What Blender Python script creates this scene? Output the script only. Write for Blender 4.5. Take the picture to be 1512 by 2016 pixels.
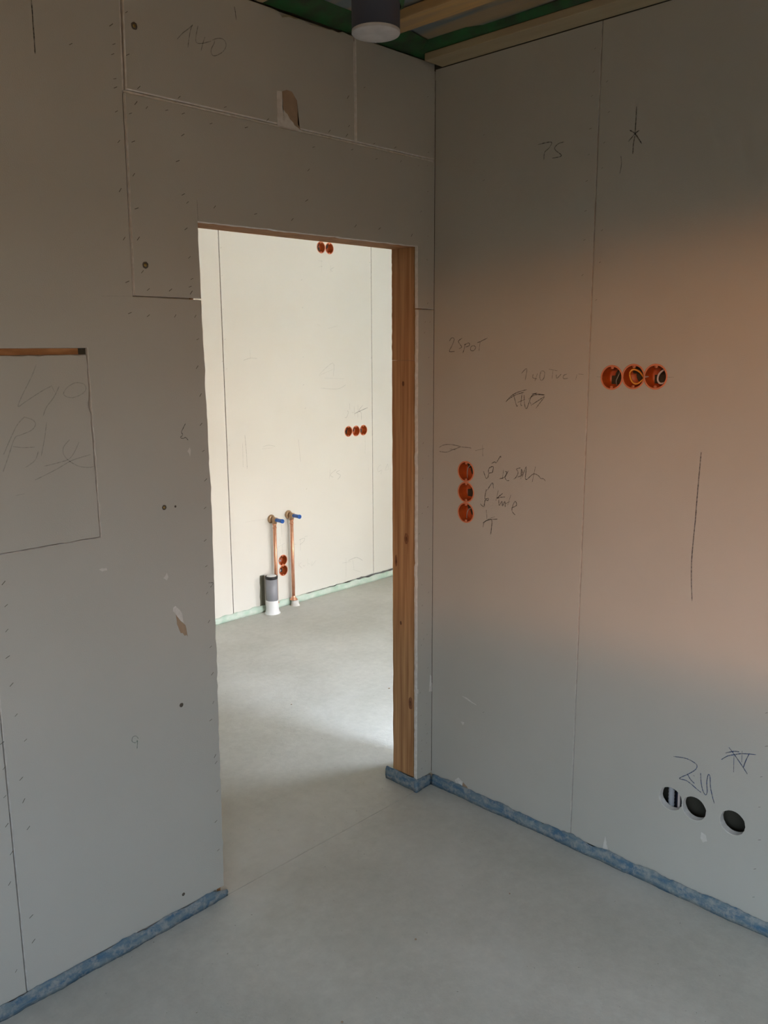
import bpy, bmesh, math, random
from mathutils import Vector, Matrix, geometry, noise
random.seed(7)
for o in list(bpy.data.objects): bpy.data.objects.remove(o)
S = bpy.context.scene; COL = S.collection

# ---------------- camera ----------------
cam_d = bpy.data.cameras.new('camera'); cam = bpy.data.objects.new('camera', cam_d); COL.objects.link(cam)
cam_d.sensor_fit = 'HORIZONTAL'; cam_d.sensor_width = 36.0; cam_d.lens = 1686.1 / 1512 * 36.0
cam_d.clip_start = 0.02
yaw, pit, rol = 0.770078959, 0.190926609, 0.005217955
fw = Vector((math.cos(yaw)*math.cos(pit), math.sin(yaw)*math.cos(pit), -math.sin(pit)))
rt = Vector((math.sin(yaw), -math.cos(yaw), 0)); dn = fw.cross(rt)
cr, sr = math.cos(rol), math.sin(rol)
rx = cr*rt + sr*dn; ry = -(-sr*rt + cr*dn); rz = -fw
cam.matrix_world = Matrix(((rx.x, ry.x, rz.x, -2.29362), (rx.y, ry.y, rz.y, -1.97982), (rx.z, ry.z, rz.z, 1.64), (0, 0, 0, 1)))
S.camera = cam

# ---------------- sky, daylight, exposure ----------------
# evening sky: warm glow along the horizon, blue above, dark ground below
world = bpy.data.worlds.new('evening_sky'); S.world = world; world.use_nodes = True
wn = world.node_tree; wn.nodes.clear()
tc = wn.nodes.new('ShaderNodeTexCoord'); sp = wn.nodes.new('ShaderNodeSeparateXYZ')
mr = wn.nodes.new('ShaderNodeMapRange'); mr.inputs[1].default_value = -1; mr.inputs[2].default_value = 1
ramp = wn.nodes.new('ShaderNodeValToRGB'); bg = wn.nodes.new('ShaderNodeBackground'); wo = wn.nodes.new('ShaderNodeOutputWorld')
SKY = [(-1.0, (.11,.065,.025)), (.085, (.13,.08,.035)), (.12, (.50,.32,.19)), (.143, (14,5.7,2.0)), (.170, (8,3.8,1.8)), (.20, (2.6,2.1,1.9)), (.35, (2.3,2.8,3.3)), (.5, (5.0,6.4,7.8)), (.75, (6.0,8.0,10)), (1.0, (4.4,5.2,6.2))]
SKY2 = [(-1.0, (.46,.25,.09)), (.085, (.52,.29,.11)), (.125, (.8,.55,.36)), (.15, (2.9,2.3,1.8)), (.20, (2.5,2.3,2.1)), (.26, (2.1,2.2,2.3)), (.35, (2.4,2.8,3.2)), (.5, (5.0,6.4,7.8)), (.75, (6.0,8.0,10)), (1.0, (4.4,5.2,6.2))]
ramp2 = wn.nodes.new('ShaderNodeValToRGB')
for rp, stops in ((ramp, SKY), (ramp2, SKY2)):
    el = rp.color_ramp.elements
    while len(el) > 1: el.remove(el[0])
    el[0].position = 0; el[0].color = (*stops[0][1], 1)
    for z, c in stops[1:]:
        e = el.new((z+1)/2); e.color = (*c, 1)
wn.links.new(mr.outputs[0], ramp2.inputs[0])
# the sunset glow stands in the west (-x)
gl = wn.nodes.new('ShaderNodeMapRange'); gl.interpolation_type = 'SMOOTHSTEP'
for i, v in enumerate((-.60, -.90, 0.0, 1.0)): gl.inputs[i+1].default_value = v
wn.links.new(sp.outputs[0], gl.inputs[0])
skymix = wn.nodes.new('ShaderNodeMix'); skymix.data_type = 'RGBA'
wn.links.new(gl.outputs[0], skymix.inputs[0]); wn.links.new(ramp2.outputs[0], skymix.inputs[6]); wn.links.new(ramp.outputs[0], skymix.inputs[7])
wn.links.new(tc.outputs['Generated'], sp.inputs[0]); wn.links.new(sp.outputs[2], mr.inputs[0])
wn.links.new(mr.outputs[0], ramp.inputs[0]); wn.links.new(bg.outputs[0], wo.inputs[0])
# south-eastern half of the sky strengthened, added to brighten the far room
dt = wn.nodes.new('ShaderNodeVectorMath'); dt.operation = 'DOT_PRODUCT'; dt.inputs[1].default_value = (.8, -.6, 0)
az = wn.nodes.new('ShaderNodeMapRange'); az.interpolation_type = 'SMOOTHSTEP'
for i, v in enumerate((-.1, .75, 0.0, 1.0)): az.inputs[i+1].default_value = v
wn.links.new(tc.outputs['Generated'], dt.inputs[0]); wn.links.new(dt.outputs['Value'], az.inputs[0]); 
st = wn.nodes.new('ShaderNodeMath'); st.operation = 'MULTIPLY_ADD'; st.inputs[1].default_value = 3.1; st.inputs[2].default_value = 1.0
wn.links.new(az.outputs[0], st.inputs[0]); wn.links.new(st.outputs[0], bg.inputs[1])
# the warm evening tint belongs to the west; the opposite side is cooler
tint = wn.nodes.new('ShaderNodeMix'); tint.data_type = 'RGBA'; tint.inputs[6].default_value = (1, 1, 1, 1); tint.inputs[7].default_value = (.95, .98, 1.08, 1)
mul = wn.nodes.new('ShaderNodeMix'); mul.data_type = 'RGBA'; mul.blend_type = 'MULTIPLY'; mul.inputs[0].default_value = 1
wn.links.new(az.outputs[0], tint.inputs[0]); wn.links.new(skymix.outputs[2], mul.inputs[6]); wn.links.new(tint.outputs[2], mul.inputs[7]); wn.links.new(mul.outputs[2], bg.inputs[0])
# window openings of the two rooms (y or x range, sill, head)
WIN_A = dict(x=-2.95, y0=-3.4, y1=-1.65, z0=1.22, z1=2.47)        # west window of the near room
WIN_B = dict(y=-2.4, x0=.16, x1=1.05, z0=.05, z1=2.45)         # south terrace opening of the far room
WIN_C = dict(x=2.7, y0=-2.1, y1=-.90, z0=.25, z1=1.75)           # east window of the far room
FILL_OPENING = dict(x0=-1.58, x1=-1.29, y0=-2.79, y1=-2.52)           # unseen ceiling opening, added to fill floor and walls with light
def portal(loc, rot, sx, sy):                                   # tells Cycles where daylight enters
    d = bpy.data.lights.new('daylight_portal', 'AREA'); d.shape = 'RECTANGLE'; d.size = sx; d.size_y = sy
    d.cycles.is_portal = True
    o = bpy.data.objects.new('daylight_portal', d); o.location = loc; o.rotation_euler = rot; COL.objects.link(o)
w = WIN_A; portal((w['x'], (w['y0']+w['y1'])/2, (w['z0']+w['z1'])/2), (0, -math.pi/2, 0), w['z1']-w['z0'], w['y1']-w['y0'])
w = WIN_C; portal((w['x'], (w['y0']+w['y1'])/2, (w['z0']+w['z1'])/2), (0, math.pi/2, 0), w['z1']-w['z0'], w['y1']-w['y0'])
w = WIN_B; portal(((w['x0']+w['x1'])/2, w['y'], (w['z0']+w['z1'])/2), (math.pi/2, 0, 0), w['x1']-w['x0'], w['z1']-w['z0'])
w = FILL_OPENING; portal(((w['x0']+w['x1'])/2, (w['y0']+w['y1'])/2, 2.68), (0, 0, 0), w['x1']-w['x0'], w['y1']-w['y0'])
vs = S.view_settings; vs.view_transform = 'Standard'; vs.look = 'None'; vs.gamma = 1; vs.use_curve_mapping = False
vs.exposure = 1.90
S.cycles.max_bounces = 10; S.cycles.diffuse_bounces = 8; S.cycles.use_denoising = True
S.cycles.caustics_reflective = False; S.cycles.caustics_refractive = False
S.cycles.sample_clamp_indirect = 6

# ---------------- measured marks on the walls (metres along the wall, height) ----------------
WRITING = [
('pencilled number 140 near the ceiling','L','p2',0.0022,[[(-0.9841,2.3938),(-0.9663,2.4124),(-0.9509,2.4247),(-0.9353,2.4389)],[(-0.9369,2.4374),(-0.9435,2.4241),(-0.9492,2.4018),(-0.9533,2.3822)],[(-0.9202,2.4402),(-0.9258,2.4213),(-0.9288,2.4065),(-0.9255,2.3984),(-0.9072,2.402),(-0.882,2.413)],[(-0.9002,2.419),(-0.9071,2.4032),(-0.9143,2.3826)],[(-0.8788,2.4156),(-0.8629,2.4234),(-0.8454,2.4262),(-0.8363,2.4193),(-0.8368,2.4082),(-0.847,2.3951),(-0.8649,2.3833),(-0.8776,2.3793),(-0.8834,2.3858),(-0.8814,2.3959),(-0.8729,2.4097),(-0.871,2.4174)]]),
('short dark pencil tick under the ceiling','L','p3',0.0022,[[(-0.8046,2.5137),(-0.8019,2.5023),(-0.8007,2.4917),(-0.7999,2.4823)]]),
('dark purple pencil line','L','p3',0.0028,[[(-1.3524,2.3885),(-1.3528,2.348),(-1.3529,2.3106),(-1.3536,2.2797)]]),
('thin pencil line rising from the doorway corner','L','p2',0.0014,[[(-0.9464,2.0174),(-0.9462,1.9924),(-0.9456,1.9665)]]),
('faint pencil line extending the board joint','L','p1',0.0015,[[(-1.2345,1.7637),(-1.1462,1.7666)]]),
('large faint handwriting','L','p1',0.0022,[[(-1.4075,1.6032),(-1.4214,1.575),(-1.4465,1.5335),(-1.458,1.5089),(-1.4425,1.5174),(-1.4168,1.5322),(-1.3936,1.5447),(-1.3762,1.5521)],[(-1.376,1.5548),(-1.3689,1.5383)],[(-1.3565,1.5514),(-1.3728,1.5248),(-1.3914,1.504),(-1.4015,1.4829)],[(-1.2918,1.5379),(-1.3028,1.53),(-1.324,1.5232),(-1.3412,1.5262),(-1.3469,1.5346),(-1.3366,1.5479),(-1.3154,1.5582),(-1.295,1.5547),(-1.2897,1.5462),(-1.2918,1.5379)],[(-1.4453,1.4842),(-1.4629,1.468),(-1.4815,1.4374),(-1.5005,1.4018)],[(-1.4467,1.4843),(-1.4269,1.4764),(-1.421,1.4652),(-1.4317,1.4524),(-1.4569,1.4435),(-1.4723,1.4367),(-1.4905,1.3955),(-1.5053,1.3622)],[(-1.4779,1.4184),(-1.4541,1.4137),(-1.4268,1.4127)],[(-1.3943,1.4688),(-1.4014,1.4338),(-1.4133,1.3909)],[(-1.4193,1.4025),(-1.4294,1.3815),(-1.4526,1.3674)],[(-1.3175,1.4159),(-1.3313,1.3917),(-1.3472,1.3762),(-1.3738,1.3704),(-1.4084,1.3656)],[(-1.3406,1.4234),(-1.3564,1.408),(-1.3591,1.3914),(-1.3474,1.3734),(-1.3221,1.3567),(-1.2953,1.3511),(-1.283,1.3527)],[(-1.4333,1.3351),(-1.3809,1.3544),(-1.3387,1.3726),(-1.29,1.3822)],[(-1.4811,1.3044),(-1.4606,1.3062)]]),
('small green letter q','L','green',0.0022,[[(-1.2103,0.6034),(-1.2169,0.6134),(-1.2265,0.6134),(-1.2289,0.6018),(-1.2193,0.5946),(-1.2134,0.599),(-1.2161,0.5754)]]),
('crack outline around a dent','L','p3',0.0022,[[(-1.0142,1.4403),(-1.0221,1.4285),(-1.0281,1.4181),(-1.0242,1.4101),(-1.0324,1.4045),(-1.0237,1.4007),(-1.0163,1.4032),(-1.0085,1.3948)]]),
('short pencil hook','L','p3',0.0018,[[(-0.9652,0.9884),(-0.949,0.985),(-0.9589,0.9742)]]),
('pencilled number 75','R','p3',0.0022,[[(-0.4097,2.2339),(-0.456,2.234),(-0.4495,2.2187),(-0.4339,2.2083),(-0.4322,2.1872)],[(-0.5014,2.2275),(-0.4808,2.2251),(-0.4689,2.2157),(-0.4745,2.2064),(-0.4924,2.1925),(-0.4857,2.1879),(-0.4612,2.1881)]]),
('pencilled down arrow with crossed strokes','R','p3',0.0024,[[(-0.7293,2.2826),(-0.729,2.2439),(-0.7285,2.2101)],[(-0.7119,2.2246),(-0.7283,2.2127),(-0.7505,2.1832)],[(-0.7409,2.2198),(-0.7283,2.2127),(-0.7089,2.1949)],[(-0.7286,2.2075),(-0.7247,2.1845),(-0.7245,2.1609)]]),
('short pencil scratch','R','p2',0.0022,[[(-0.6881,2.161),(-0.6912,2.1392),(-0.6868,2.1144)]]),
('pencilled words 2 Spot','R','p3',0.002,[[(-0.0705,1.6565),(-0.0799,1.6671),(-0.0917,1.6634),(-0.0825,1.642),(-0.0709,1.6223),(-0.0946,1.6223)],[(-0.1266,1.6667),(-0.1105,1.6562),(-0.1177,1.6454),(-0.1248,1.6365),(-0.1132,1.6312)],[(-0.1385,1.6471),(-0.1364,1.6329),(-0.1297,1.6162)],[(-0.1362,1.6436),(-0.1545,1.6505),(-0.1569,1.6417),(-0.141,1.6365)],[(-0.1728,1.6416),(-0.1639,1.6364),(-0.164,1.6258),(-0.1777,1.6258),(-0.1842,1.6363),(-0.1751,1.6416)],[(-0.2326,1.6656),(-0.2063,1.6554),(-0.1907,1.6503)],[(-0.2027,1.6537),(-0.198,1.624)]]),
('faint pencilled note 140 beside a dash','R','p2',0.0022,[[(-0.37,1.5532),(-0.3901,1.5687),(-0.3851,1.5315)],[(-0.4151,1.5523),(-0.4143,1.5405),(-0.4297,1.5375)],[(-0.4312,1.5543),(-0.4219,1.5306)],[(-0.4449,1.5628),(-0.4395,1.5444),(-0.4459,1.5329),(-0.4556,1.5414),(-0.4569,1.5597),(-0.4449,1.5628)],[(-0.4724,1.5682),(-0.5037,1.5637)],[(-0.4881,1.5651),(-0.4852,1.5387)],[(-0.5003,1.5522),(-0.5027,1.5408),(-0.5176,1.5541)],[(-0.5386,1.5545),(-0.5266,1.5494),(-0.5269,1.5403),(-0.5421,1.5416)],[(-0.5762,1.5552),(-0.5955,1.5539)],[(-0.5733,1.5535),(-0.5695,1.5373)]]),
('scribbled over pencil word','R','p3',0.002,[[(-0.3115,1.4605),(-0.3323,1.4803),(-0.3572,1.4932),(-0.3922,1.5028)],[(-0.3406,1.4875),(-0.3543,1.4501),(-0.3585,1.452)],[(-0.3582,1.4606),(-0.387,1.472)],[(-0.3741,1.4886),(-0.3709,1.4543),(-0.3752,1.4527)],[(-0.3824,1.4855),(-0.3855,1.4549),(-0.3941,1.4433),(-0.4113,1.4831),(-0.4312,1.4939)],[(-0.3994,1.4725),(-0.4234,1.4869),(-0.4614,1.4883)],[(-0.4142,1.4561),(-0.444,1.4742),(-0.4596,1.4832)],[(-0.4597,1.4815),(-0.4443,1.4641),(-0.4288,1.4449)],[(-0.4036,1.4693),(-0.4123,1.4526)],[(-0.4111,1.4899),(-0.4313,1.4906),(-0.4595,1.4875)],[(-0.3157,1.4658),(-0.3491,1.4844),(-0.3822,1.494)]]),
('pencil smudge with a cross beside it','R','p2',0.0024,[[(-0.0282,1.2902),(-0.0503,1.3004),(-0.0832,1.3043),(-0.1246,1.3004)],[(-0.0283,1.276),(-0.0616,1.2758),(-0.0906,1.2866),(-0.1246,1.299)],[(-0.1246,1.299),(-0.1546,1.2994),(-0.1721,1.2986)],[(-0.0761,1.2883),(-0.1051,1.2877)],[(-0.1896,1.2917),(-0.2271,1.3015)],[(-0.2194,1.3118),(-0.2215,1.2751)]]),
('pencilled handwriting with wiring notes in three rows','R','p3',0.0021,[[(-0.2253,1.2247),(-0.236,1.2024),(-0.2444,1.206),(-0.2492,1.2202),(-0.2626,1.2242),(-0.2655,1.2436),(-0.2488,1.2366),(-0.2458,1.2199)],[(-0.264,1.2353),(-0.2626,1.2242)],[(-0.2585,1.2538),(-0.2717,1.2604),(-0.2784,1.2583),(-0.2944,1.2812),(-0.2962,1.276)],[(-0.3087,1.2368),(-0.3045,1.2067)],[(-0.293,1.2055),(-0.3126,1.2129),(-0.3219,1.23),(-0.3154,1.2321)],[(-0.3283,1.236),(-0.3159,1.2133),(-0.3227,1.2032),(-0.3324,1.2042)],[(-0.376,1.2499),(-0.3603,1.2444),(-0.3669,1.2344),(-0.3594,1.2177),(-0.35,1.21)],[(-0.3642,1.2182),(-0.383,1.228),(-0.3793,1.2462),(-0.3787,1.2143)],[(-0.3833,1.2201),(-0.3979,1.2559),(-0.396,1.2161),(-0.4054,1.2171)],[(-0.4335,1.2592),(-0.4228,1.2084)],[(-0.4054,1.2171),(-0.4266,1.235),(-0.4452,1.2316),(-0.4547,1.2235),(-0.4654,1.2233),(-0.4732,1.2163)],[(-0.289,1.1656),(-0.2799,1.1303)],[(-0.3075,1.1582),(-0.2847,1.1391),(-0.2979,1.1434),(-0.3176,1.1471)],[(-0.2915,1.1344),(-0.2936,1.1155),(-0.3049,1.1306),(-0.3069,1.1144),(-0.3164,1.132),(-0.3185,1.1131)],[(-0.3402,1.1565),(-0.3282,1.1198)],[(-0.3182,1.124),(-0.3376,1.1346)],[(-0.3447,1.1137),(-0.3638,1.1243),(-0.3586,1.1371),(-0.3493,1.1225),(-0.3466,1.1031),(-0.3599,1.0913)],[(-0.2139,1.1111),(-0.2296,1.1033),(-0.2343,1.1248),(-0.2462,1.1262),(-0.2477,1.1347),(-0.2342,1.1303),(-0.2355,1.1499),(-0.2403,1.1643)],[(-0.2437,1.1619),(-0.2634,1.1888),(-0.2689,1.1702)],[(-0.2401,1.0935),(-0.2442,1.0619)],[(-0.2257,1.0453),(-0.2494,1.0598),(-0.2881,1.0679)],[(-0.2277,1.0315),(-0.2325,1.0491),(-0.2494,1.0598),(-0.2647,1.0591),(-0.2608,1.0096)],[(-0.2493,1.0626),(-0.2762,1.0746)]]),
('blue handwriting with a large 2 and u','R','blue',0.002,[[(-0.9503,0.4378),(-0.9727,0.443),(-0.9951,0.4451),(-1.0151,0.4407),(-1.0229,0.4345),(-1.0189,0.4202),(-0.9981,0.3984),(-0.9791,0.3824),(-0.9733,0.3745),(-0.992,0.3767),(-1.0073,0.372),(-1.0277,0.3616),(-1.0404,0.356)],[(-0.9956,0.3988),(-1.0065,0.3847),(-1.0194,0.3765)],[(-1.0351,0.4158),(-1.0382,0.3887),(-1.0446,0.3654),(-1.0539,0.3535),(-1.058,0.3653),(-1.0547,0.3949),(-1.0579,0.419),(-1.0631,0.4133),(-1.0663,0.3839),(-1.0742,0.3562),(-1.0811,0.3371)],[(-1.0143,0.4005),(-1.0183,0.3994)]]),
('blue pen star of crossed strokes','R','blue',0.0021,[[(-1.1102,0.5215),(-1.1271,0.5051),(-1.1543,0.4753),(-1.1668,0.4601)],[(-1.1019,0.5013),(-1.1241,0.514),(-1.1398,0.5181)],[(-1.0919,0.4779),(-1.1093,0.4952),(-1.1271,0.5051),(-1.1491,0.5159),(-1.1853,0.5253)],[(-1.1677,0.5228),(-1.1594,0.498),(-1.1543,0.4753)],[(-1.1474,0.5232),(-1.1488,0.4893)],[(-1.1262,0.5011),(-1.1286,0.4523)]]),
('long dark vertical marker line','R','marker',0.0038,[[(-0.9741,1.3499),(-0.9722,1.2785),(-0.9708,1.2195),(-0.9701,1.1599),(-0.9682,1.1063),(-0.967,1.0522),(-0.9683,1.0118),(-0.9709,0.9714),(-0.976,0.9244)]]),
('thin level line at the socket row','R','p2',0.0012,[[(-0.6403,1.5482),(-0.6543,1.5478)],[(-0.858,1.5513),(-0.8826,1.5518)]]),
('pencilled letters struck through','F','p1',0.0038,[[(1.6804,1.2674),(1.6825,1.2271)],[(1.6573,1.2204),(1.6682,1.2078),(1.6509,1.1766),(1.637,1.1754)],[(1.7221,1.2451),(1.7267,1.18)],[(1.7017,1.2058),(1.7243,1.2065)],[(1.7591,1.2513),(1.755,1.1701)],[(1.7241,1.1964),(1.7813,1.2135),(1.8509,1.2301)],[(1.727,1.1971),(1.7813,1.2126),(1.8509,1.2309)],[(1.8048,1.2489),(1.7642,1.2144),(1.7869,1.2009),(1.7891,1.1516)]]),
('faint upright pencil lines','F','p0',0.003,[[(1.8206,1.0422),(1.8244,0.9796),(1.8206,0.9132)],[(1.8548,0.8259),(1.8526,0.7923)]]),
('pencilled letters K S','F','p1',0.0032,[[(1.4959,0.8427),(1.4863,0.781)],[(1.5502,0.8369),(1.495,0.8064),(1.5218,0.7871)],[(1.5831,0.8273),(1.5498,0.8166),(1.5879,0.792),(1.5597,0.7665)]]),
('faint letters beside the door post','F','p0',0.0035,[[(1.9777,0.826),(1.9472,0.8078),(1.95,0.7776),(1.9865,0.7865),(1.9741,0.7578)],[(2.0202,0.7829),(2.0452,0.8235),(2.0511,0.784)],[(2.0141,0.7814),(2.0573,0.7812)],[(2.0699,0.821),(2.0728,0.7687)]]),
('pair of upright pencil strokes','F','p1',0.004,[[(0.81,1.1225),(0.8175,1.0104),(0.8185,0.9184)],[(0.7916,1.0735),(0.789,0.9317)]]),
('single upright pencil stroke','F','p1',0.004,[[(1.2276,1.0637),(1.2412,0.9173)]]),
('smudged pencil word','F','p0',0.004,[[(0.9422,1.0402),(0.988,1.0467),(1.0402,1.0339)],[(0.9352,1.0285),(1.0267,1.0277)]]),
('faint sketch of a triangle over curved lines','F','p0',0.004,[[(1.4133,1.4647),(1.5348,1.537),(1.5373,1.4506)],[(1.4132,1.4594),(1.5308,1.494)],[(1.4562,1.4422),(1.6347,1.4315)],[(1.4255,1.3788),(1.5729,1.3678),(1.6493,1.3925)]]),
('faint marks below the upper pair of boxes','F','p0',0.004,[[(1.4247,2.1719),(1.4599,2.1691)],[(1.4237,2.1312),(1.4592,2.1384)],[(1.453,2.1738),(1.4512,2.1022)],[(1.531,2.1479),(1.5228,2.1061)],[(1.5599,2.1393),(1.5304,2.1221),(1.5447,2.1094)]]),
('faint short pencil dashes','F','p0',0.004,[[(1.4073,1.7806),(1.4356,1.7706)],[(1.5002,1.7556),(1.5814,1.7725)],[(0.868,1.6268),(0.8721,1.5777)],[(0.8198,1.5638),(0.8695,1.5758),(0.9194,1.5732)]]),
('thin level line ending at the copper pipe','F','p0',0.003,[[(0.7895,0.5929),(0.9707,0.5878)]]),
('pencil lines and cross between the copper pipes','F','p1',0.003,[[(1.0686,0.5429),(1.071,0.4552)],[(1.0545,0.4536),(1.0556,0.4096)],[(1.0414,0.3946),(1.0941,0.4097)],[(1.0718,0.4025),(1.0754,0.349)]]),
('pencilled letters right of the copper pipe','F','p1',0.003,[[(1.1688,0.3903),(1.1884,0.387)],[(1.2233,0.4124),(1.221,0.3366)],[(1.2119,0.4098),(1.2578,0.4156),(1.2514,0.3942),(1.2166,0.3777)],[(1.2581,0.4245),(1.287,0.4243)]]),
('faint pencil word low beside the pipe','F','p0',0.0035,[[(1.2044,0.2631),(1.2003,0.2232)],[(1.2301,0.2583),(1.2067,0.2446),(1.2345,0.2166)],[(1.241,0.2381),(1.2522,0.2269),(1.2584,0.2394)],[(1.2827,0.2757),(1.2812,0.2259)],[(1.2816,0.2395),(1.3048,0.2306)],[(1.3229,0.2501),(1.3162,0.2193),(1.3554,0.2487)]]),
('pencilled crossed strokes low on the wall','F','p1',0.0035,[[(1.5919,0.185),(1.6728,0.1814)],[(1.6275,0.2183),(1.6249,0.0814)],[(1.6499,0.1913),(1.7274,0.2001),(1.7899,0.1654)],[(1.6886,0.2014),(1.7028,0.1238)],[(1.695,0.1195),(1.765,0.0885)]])]
STAPLES = {
'L': [(-1.1637,2.3838),(-1.1593,2.3434),(-1.1639,2.3205),(-1.1621,2.2672),(-1.1621,2.2479),(-1.1633,2.1944),(-1.1618,2.1271),(-1.1661,2.0155),(-1.1631,1.9032),(-1.1615,1.8008),(-1.1212,2.4218),(-1.1241,2.3281),(-1.0995,2.2601),(-1.1097,2.2229),(-1.1263,2.1964),(-1.0803,2.2179),(-0.9859,2.2594),(-1.024,2.2222),(-0.9762,2.2228),(-0.8929,2.2129),(-0.8455,2.2615),(-0.7789,2.2223),(-0.9807,2.1709),(-1.1229,2.1332),(-1.1268,2.056),(-0.9993,2.1058),(-0.9876,2.0264),(-0.976,2.0079),(-1.1242,1.9779),(-1.1243,1.9063),(-0.9843,1.942),(-0.892,2.0057),(-0.9777,1.8712),(-1.1179,1.8273),(-1.1041,1.7846),(-1.0397,1.7861),(-0.973,1.8171),(-0.9798,1.7971),(-0.9775,1.7818),(-1.1597,1.7254),(-1.1082,1.7199),(-1.0296,1.7208),(-0.9679,1.7212),(-1.268,2.3189),(-0.7565,2.0019),(-0.6253,1.9995),(-0.5689,2.0581),(-0.7784,2.2224),(-0.7044,2.2546),(-0.5594,2.1429),(-0.4045,2.2622),(-0.3977,2.3699),(-0.3282,2.4104),(-0.395,2.2897),(-0.2879,2.2564),(-0.1925,2.26),(-0.0378,2.439),(-0.0325,2.2685),(-0.1668,2.2219),(-0.278,2.2137),(-0.0822,2.2208),(-0.0364,2.2271),(-0.035,2.1455),(-0.0691,2.078),(-0.0331,2.0031),(-0.1145,1.9995),(-0.3722,2.0051),(-0.2663,2.0071),(-0.5382,2.2088),(-0.3828,2.2251),(-0.0343,1.9258),(-0.0333,1.7841),(-0.4745,2.2626),(-0.0292,1.0769),(-0.0577,1.0575),(-0.0729,0.9867),(-0.0185,0.9213),(-0.059,0.7952),(-0.0217,0.7589),(-0.056,0.7171),(-0.0557,0.6498),(-0.0287,0.6),(-0.0474,0.5867),(-0.0606,0.5673),(-0.0233,0.469),(-0.066,0.3837),(-0.0296,0.3309),(-0.0611,0.2931),(-0.0261,0.2084),(-0.0561,0.1916),(-0.0286,0.1721),(-0.0577,0.1486),(-0.0346,0.1009),(-0.0556,0.0772),(-0.0336,0.2486),(-0.0457,1.7211),(-0.0213,1.7215),(-0.0489,1.6857),(-0.0265,1.6018),(-0.028,1.4421),(-0.0538,1.3073),(-0.0267,1.2593),(-0.0549,1.1827),(-0.0273,1.0766),(-0.0383,1.927),(-0.9639,1.6616),(-0.9695,1.5882),(-0.963,1.5136),(-0.9657,1.4348),(-0.9621,1.3618),(-0.9588,1.2814),(-0.9651,1.2034),(-0.9695,1.1121),(-0.9695,1.038),(-0.9709,0.96),(-0.9691,0.8759),(-0.9669,0.7999),(-1.5273,1.1037),(-1.526,1.0486),(-1.5297,0.9884),(-0.9657,0.7182),(-0.9669,0.6305),(-0.978,0.58),(-0.9696,0.4641),(-0.9667,0.4428),(-0.9666,0.352),(-0.9767,0.2577),(-0.9728,0.1623),(-1.5306,0.8537),(-1.5263,0.7748),(-1.5095,0.7043),(-1.5282,0.6099),(-1.5272,0.551),(-1.565,0.7166),(-1.5663,0.6516),(-1.5704,0.5797),(-1.5725,0.505),(-1.522,0.4754),(-1.5679,0.4284),(-1.5351,0.1673),(-1.584,0.11),(-1.5334,0.9238),(-1.5792,0.3511),(-1.535,0.2372)],
'R': [(-0.592,2.4604),(-0.5904,2.4002),(-0.5881,2.3369),(-0.5869,2.2498),(-0.5848,2.1798),(-0.5812,2.1085),(-0.5811,2.0256),(-0.5808,1.9442),(-0.579,1.8447),(-0.6346,2.3657),(-0.6438,2.2838),(-0.6337,2.2049),(-0.6304,2.1374),(-0.6379,1.9664),(-0.6354,1.8773),(-0.6282,1.7712),(-0.2039,2.295),(-0.2068,2.1589),(-1.2033,0.6542),(-1.2107,0.5593),(-1.2041,0.4657),(-1.206,0.3753),(-1.2135,0.278),(-1.2077,0.1852),(-1.211,0.0982),(-0.2431,0.3611)],
'F': [(1.8821,2.1886),(1.8841,2.0873),(1.8877,1.5648),(1.894,1.2585),(0.6897,2.1931),(0.6902,2.0414),(0.6879,1.855),(0.6936,1.6851),(0.6699,1.5612),(0.6972,1.5175),(0.6937,1.0717),(1.2843,2.0477),(1.2874,1.881),(1.2824,1.5777),(1.2799,1.4053),(1.2909,1.2568),(1.2855,0.7377)]}
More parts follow.
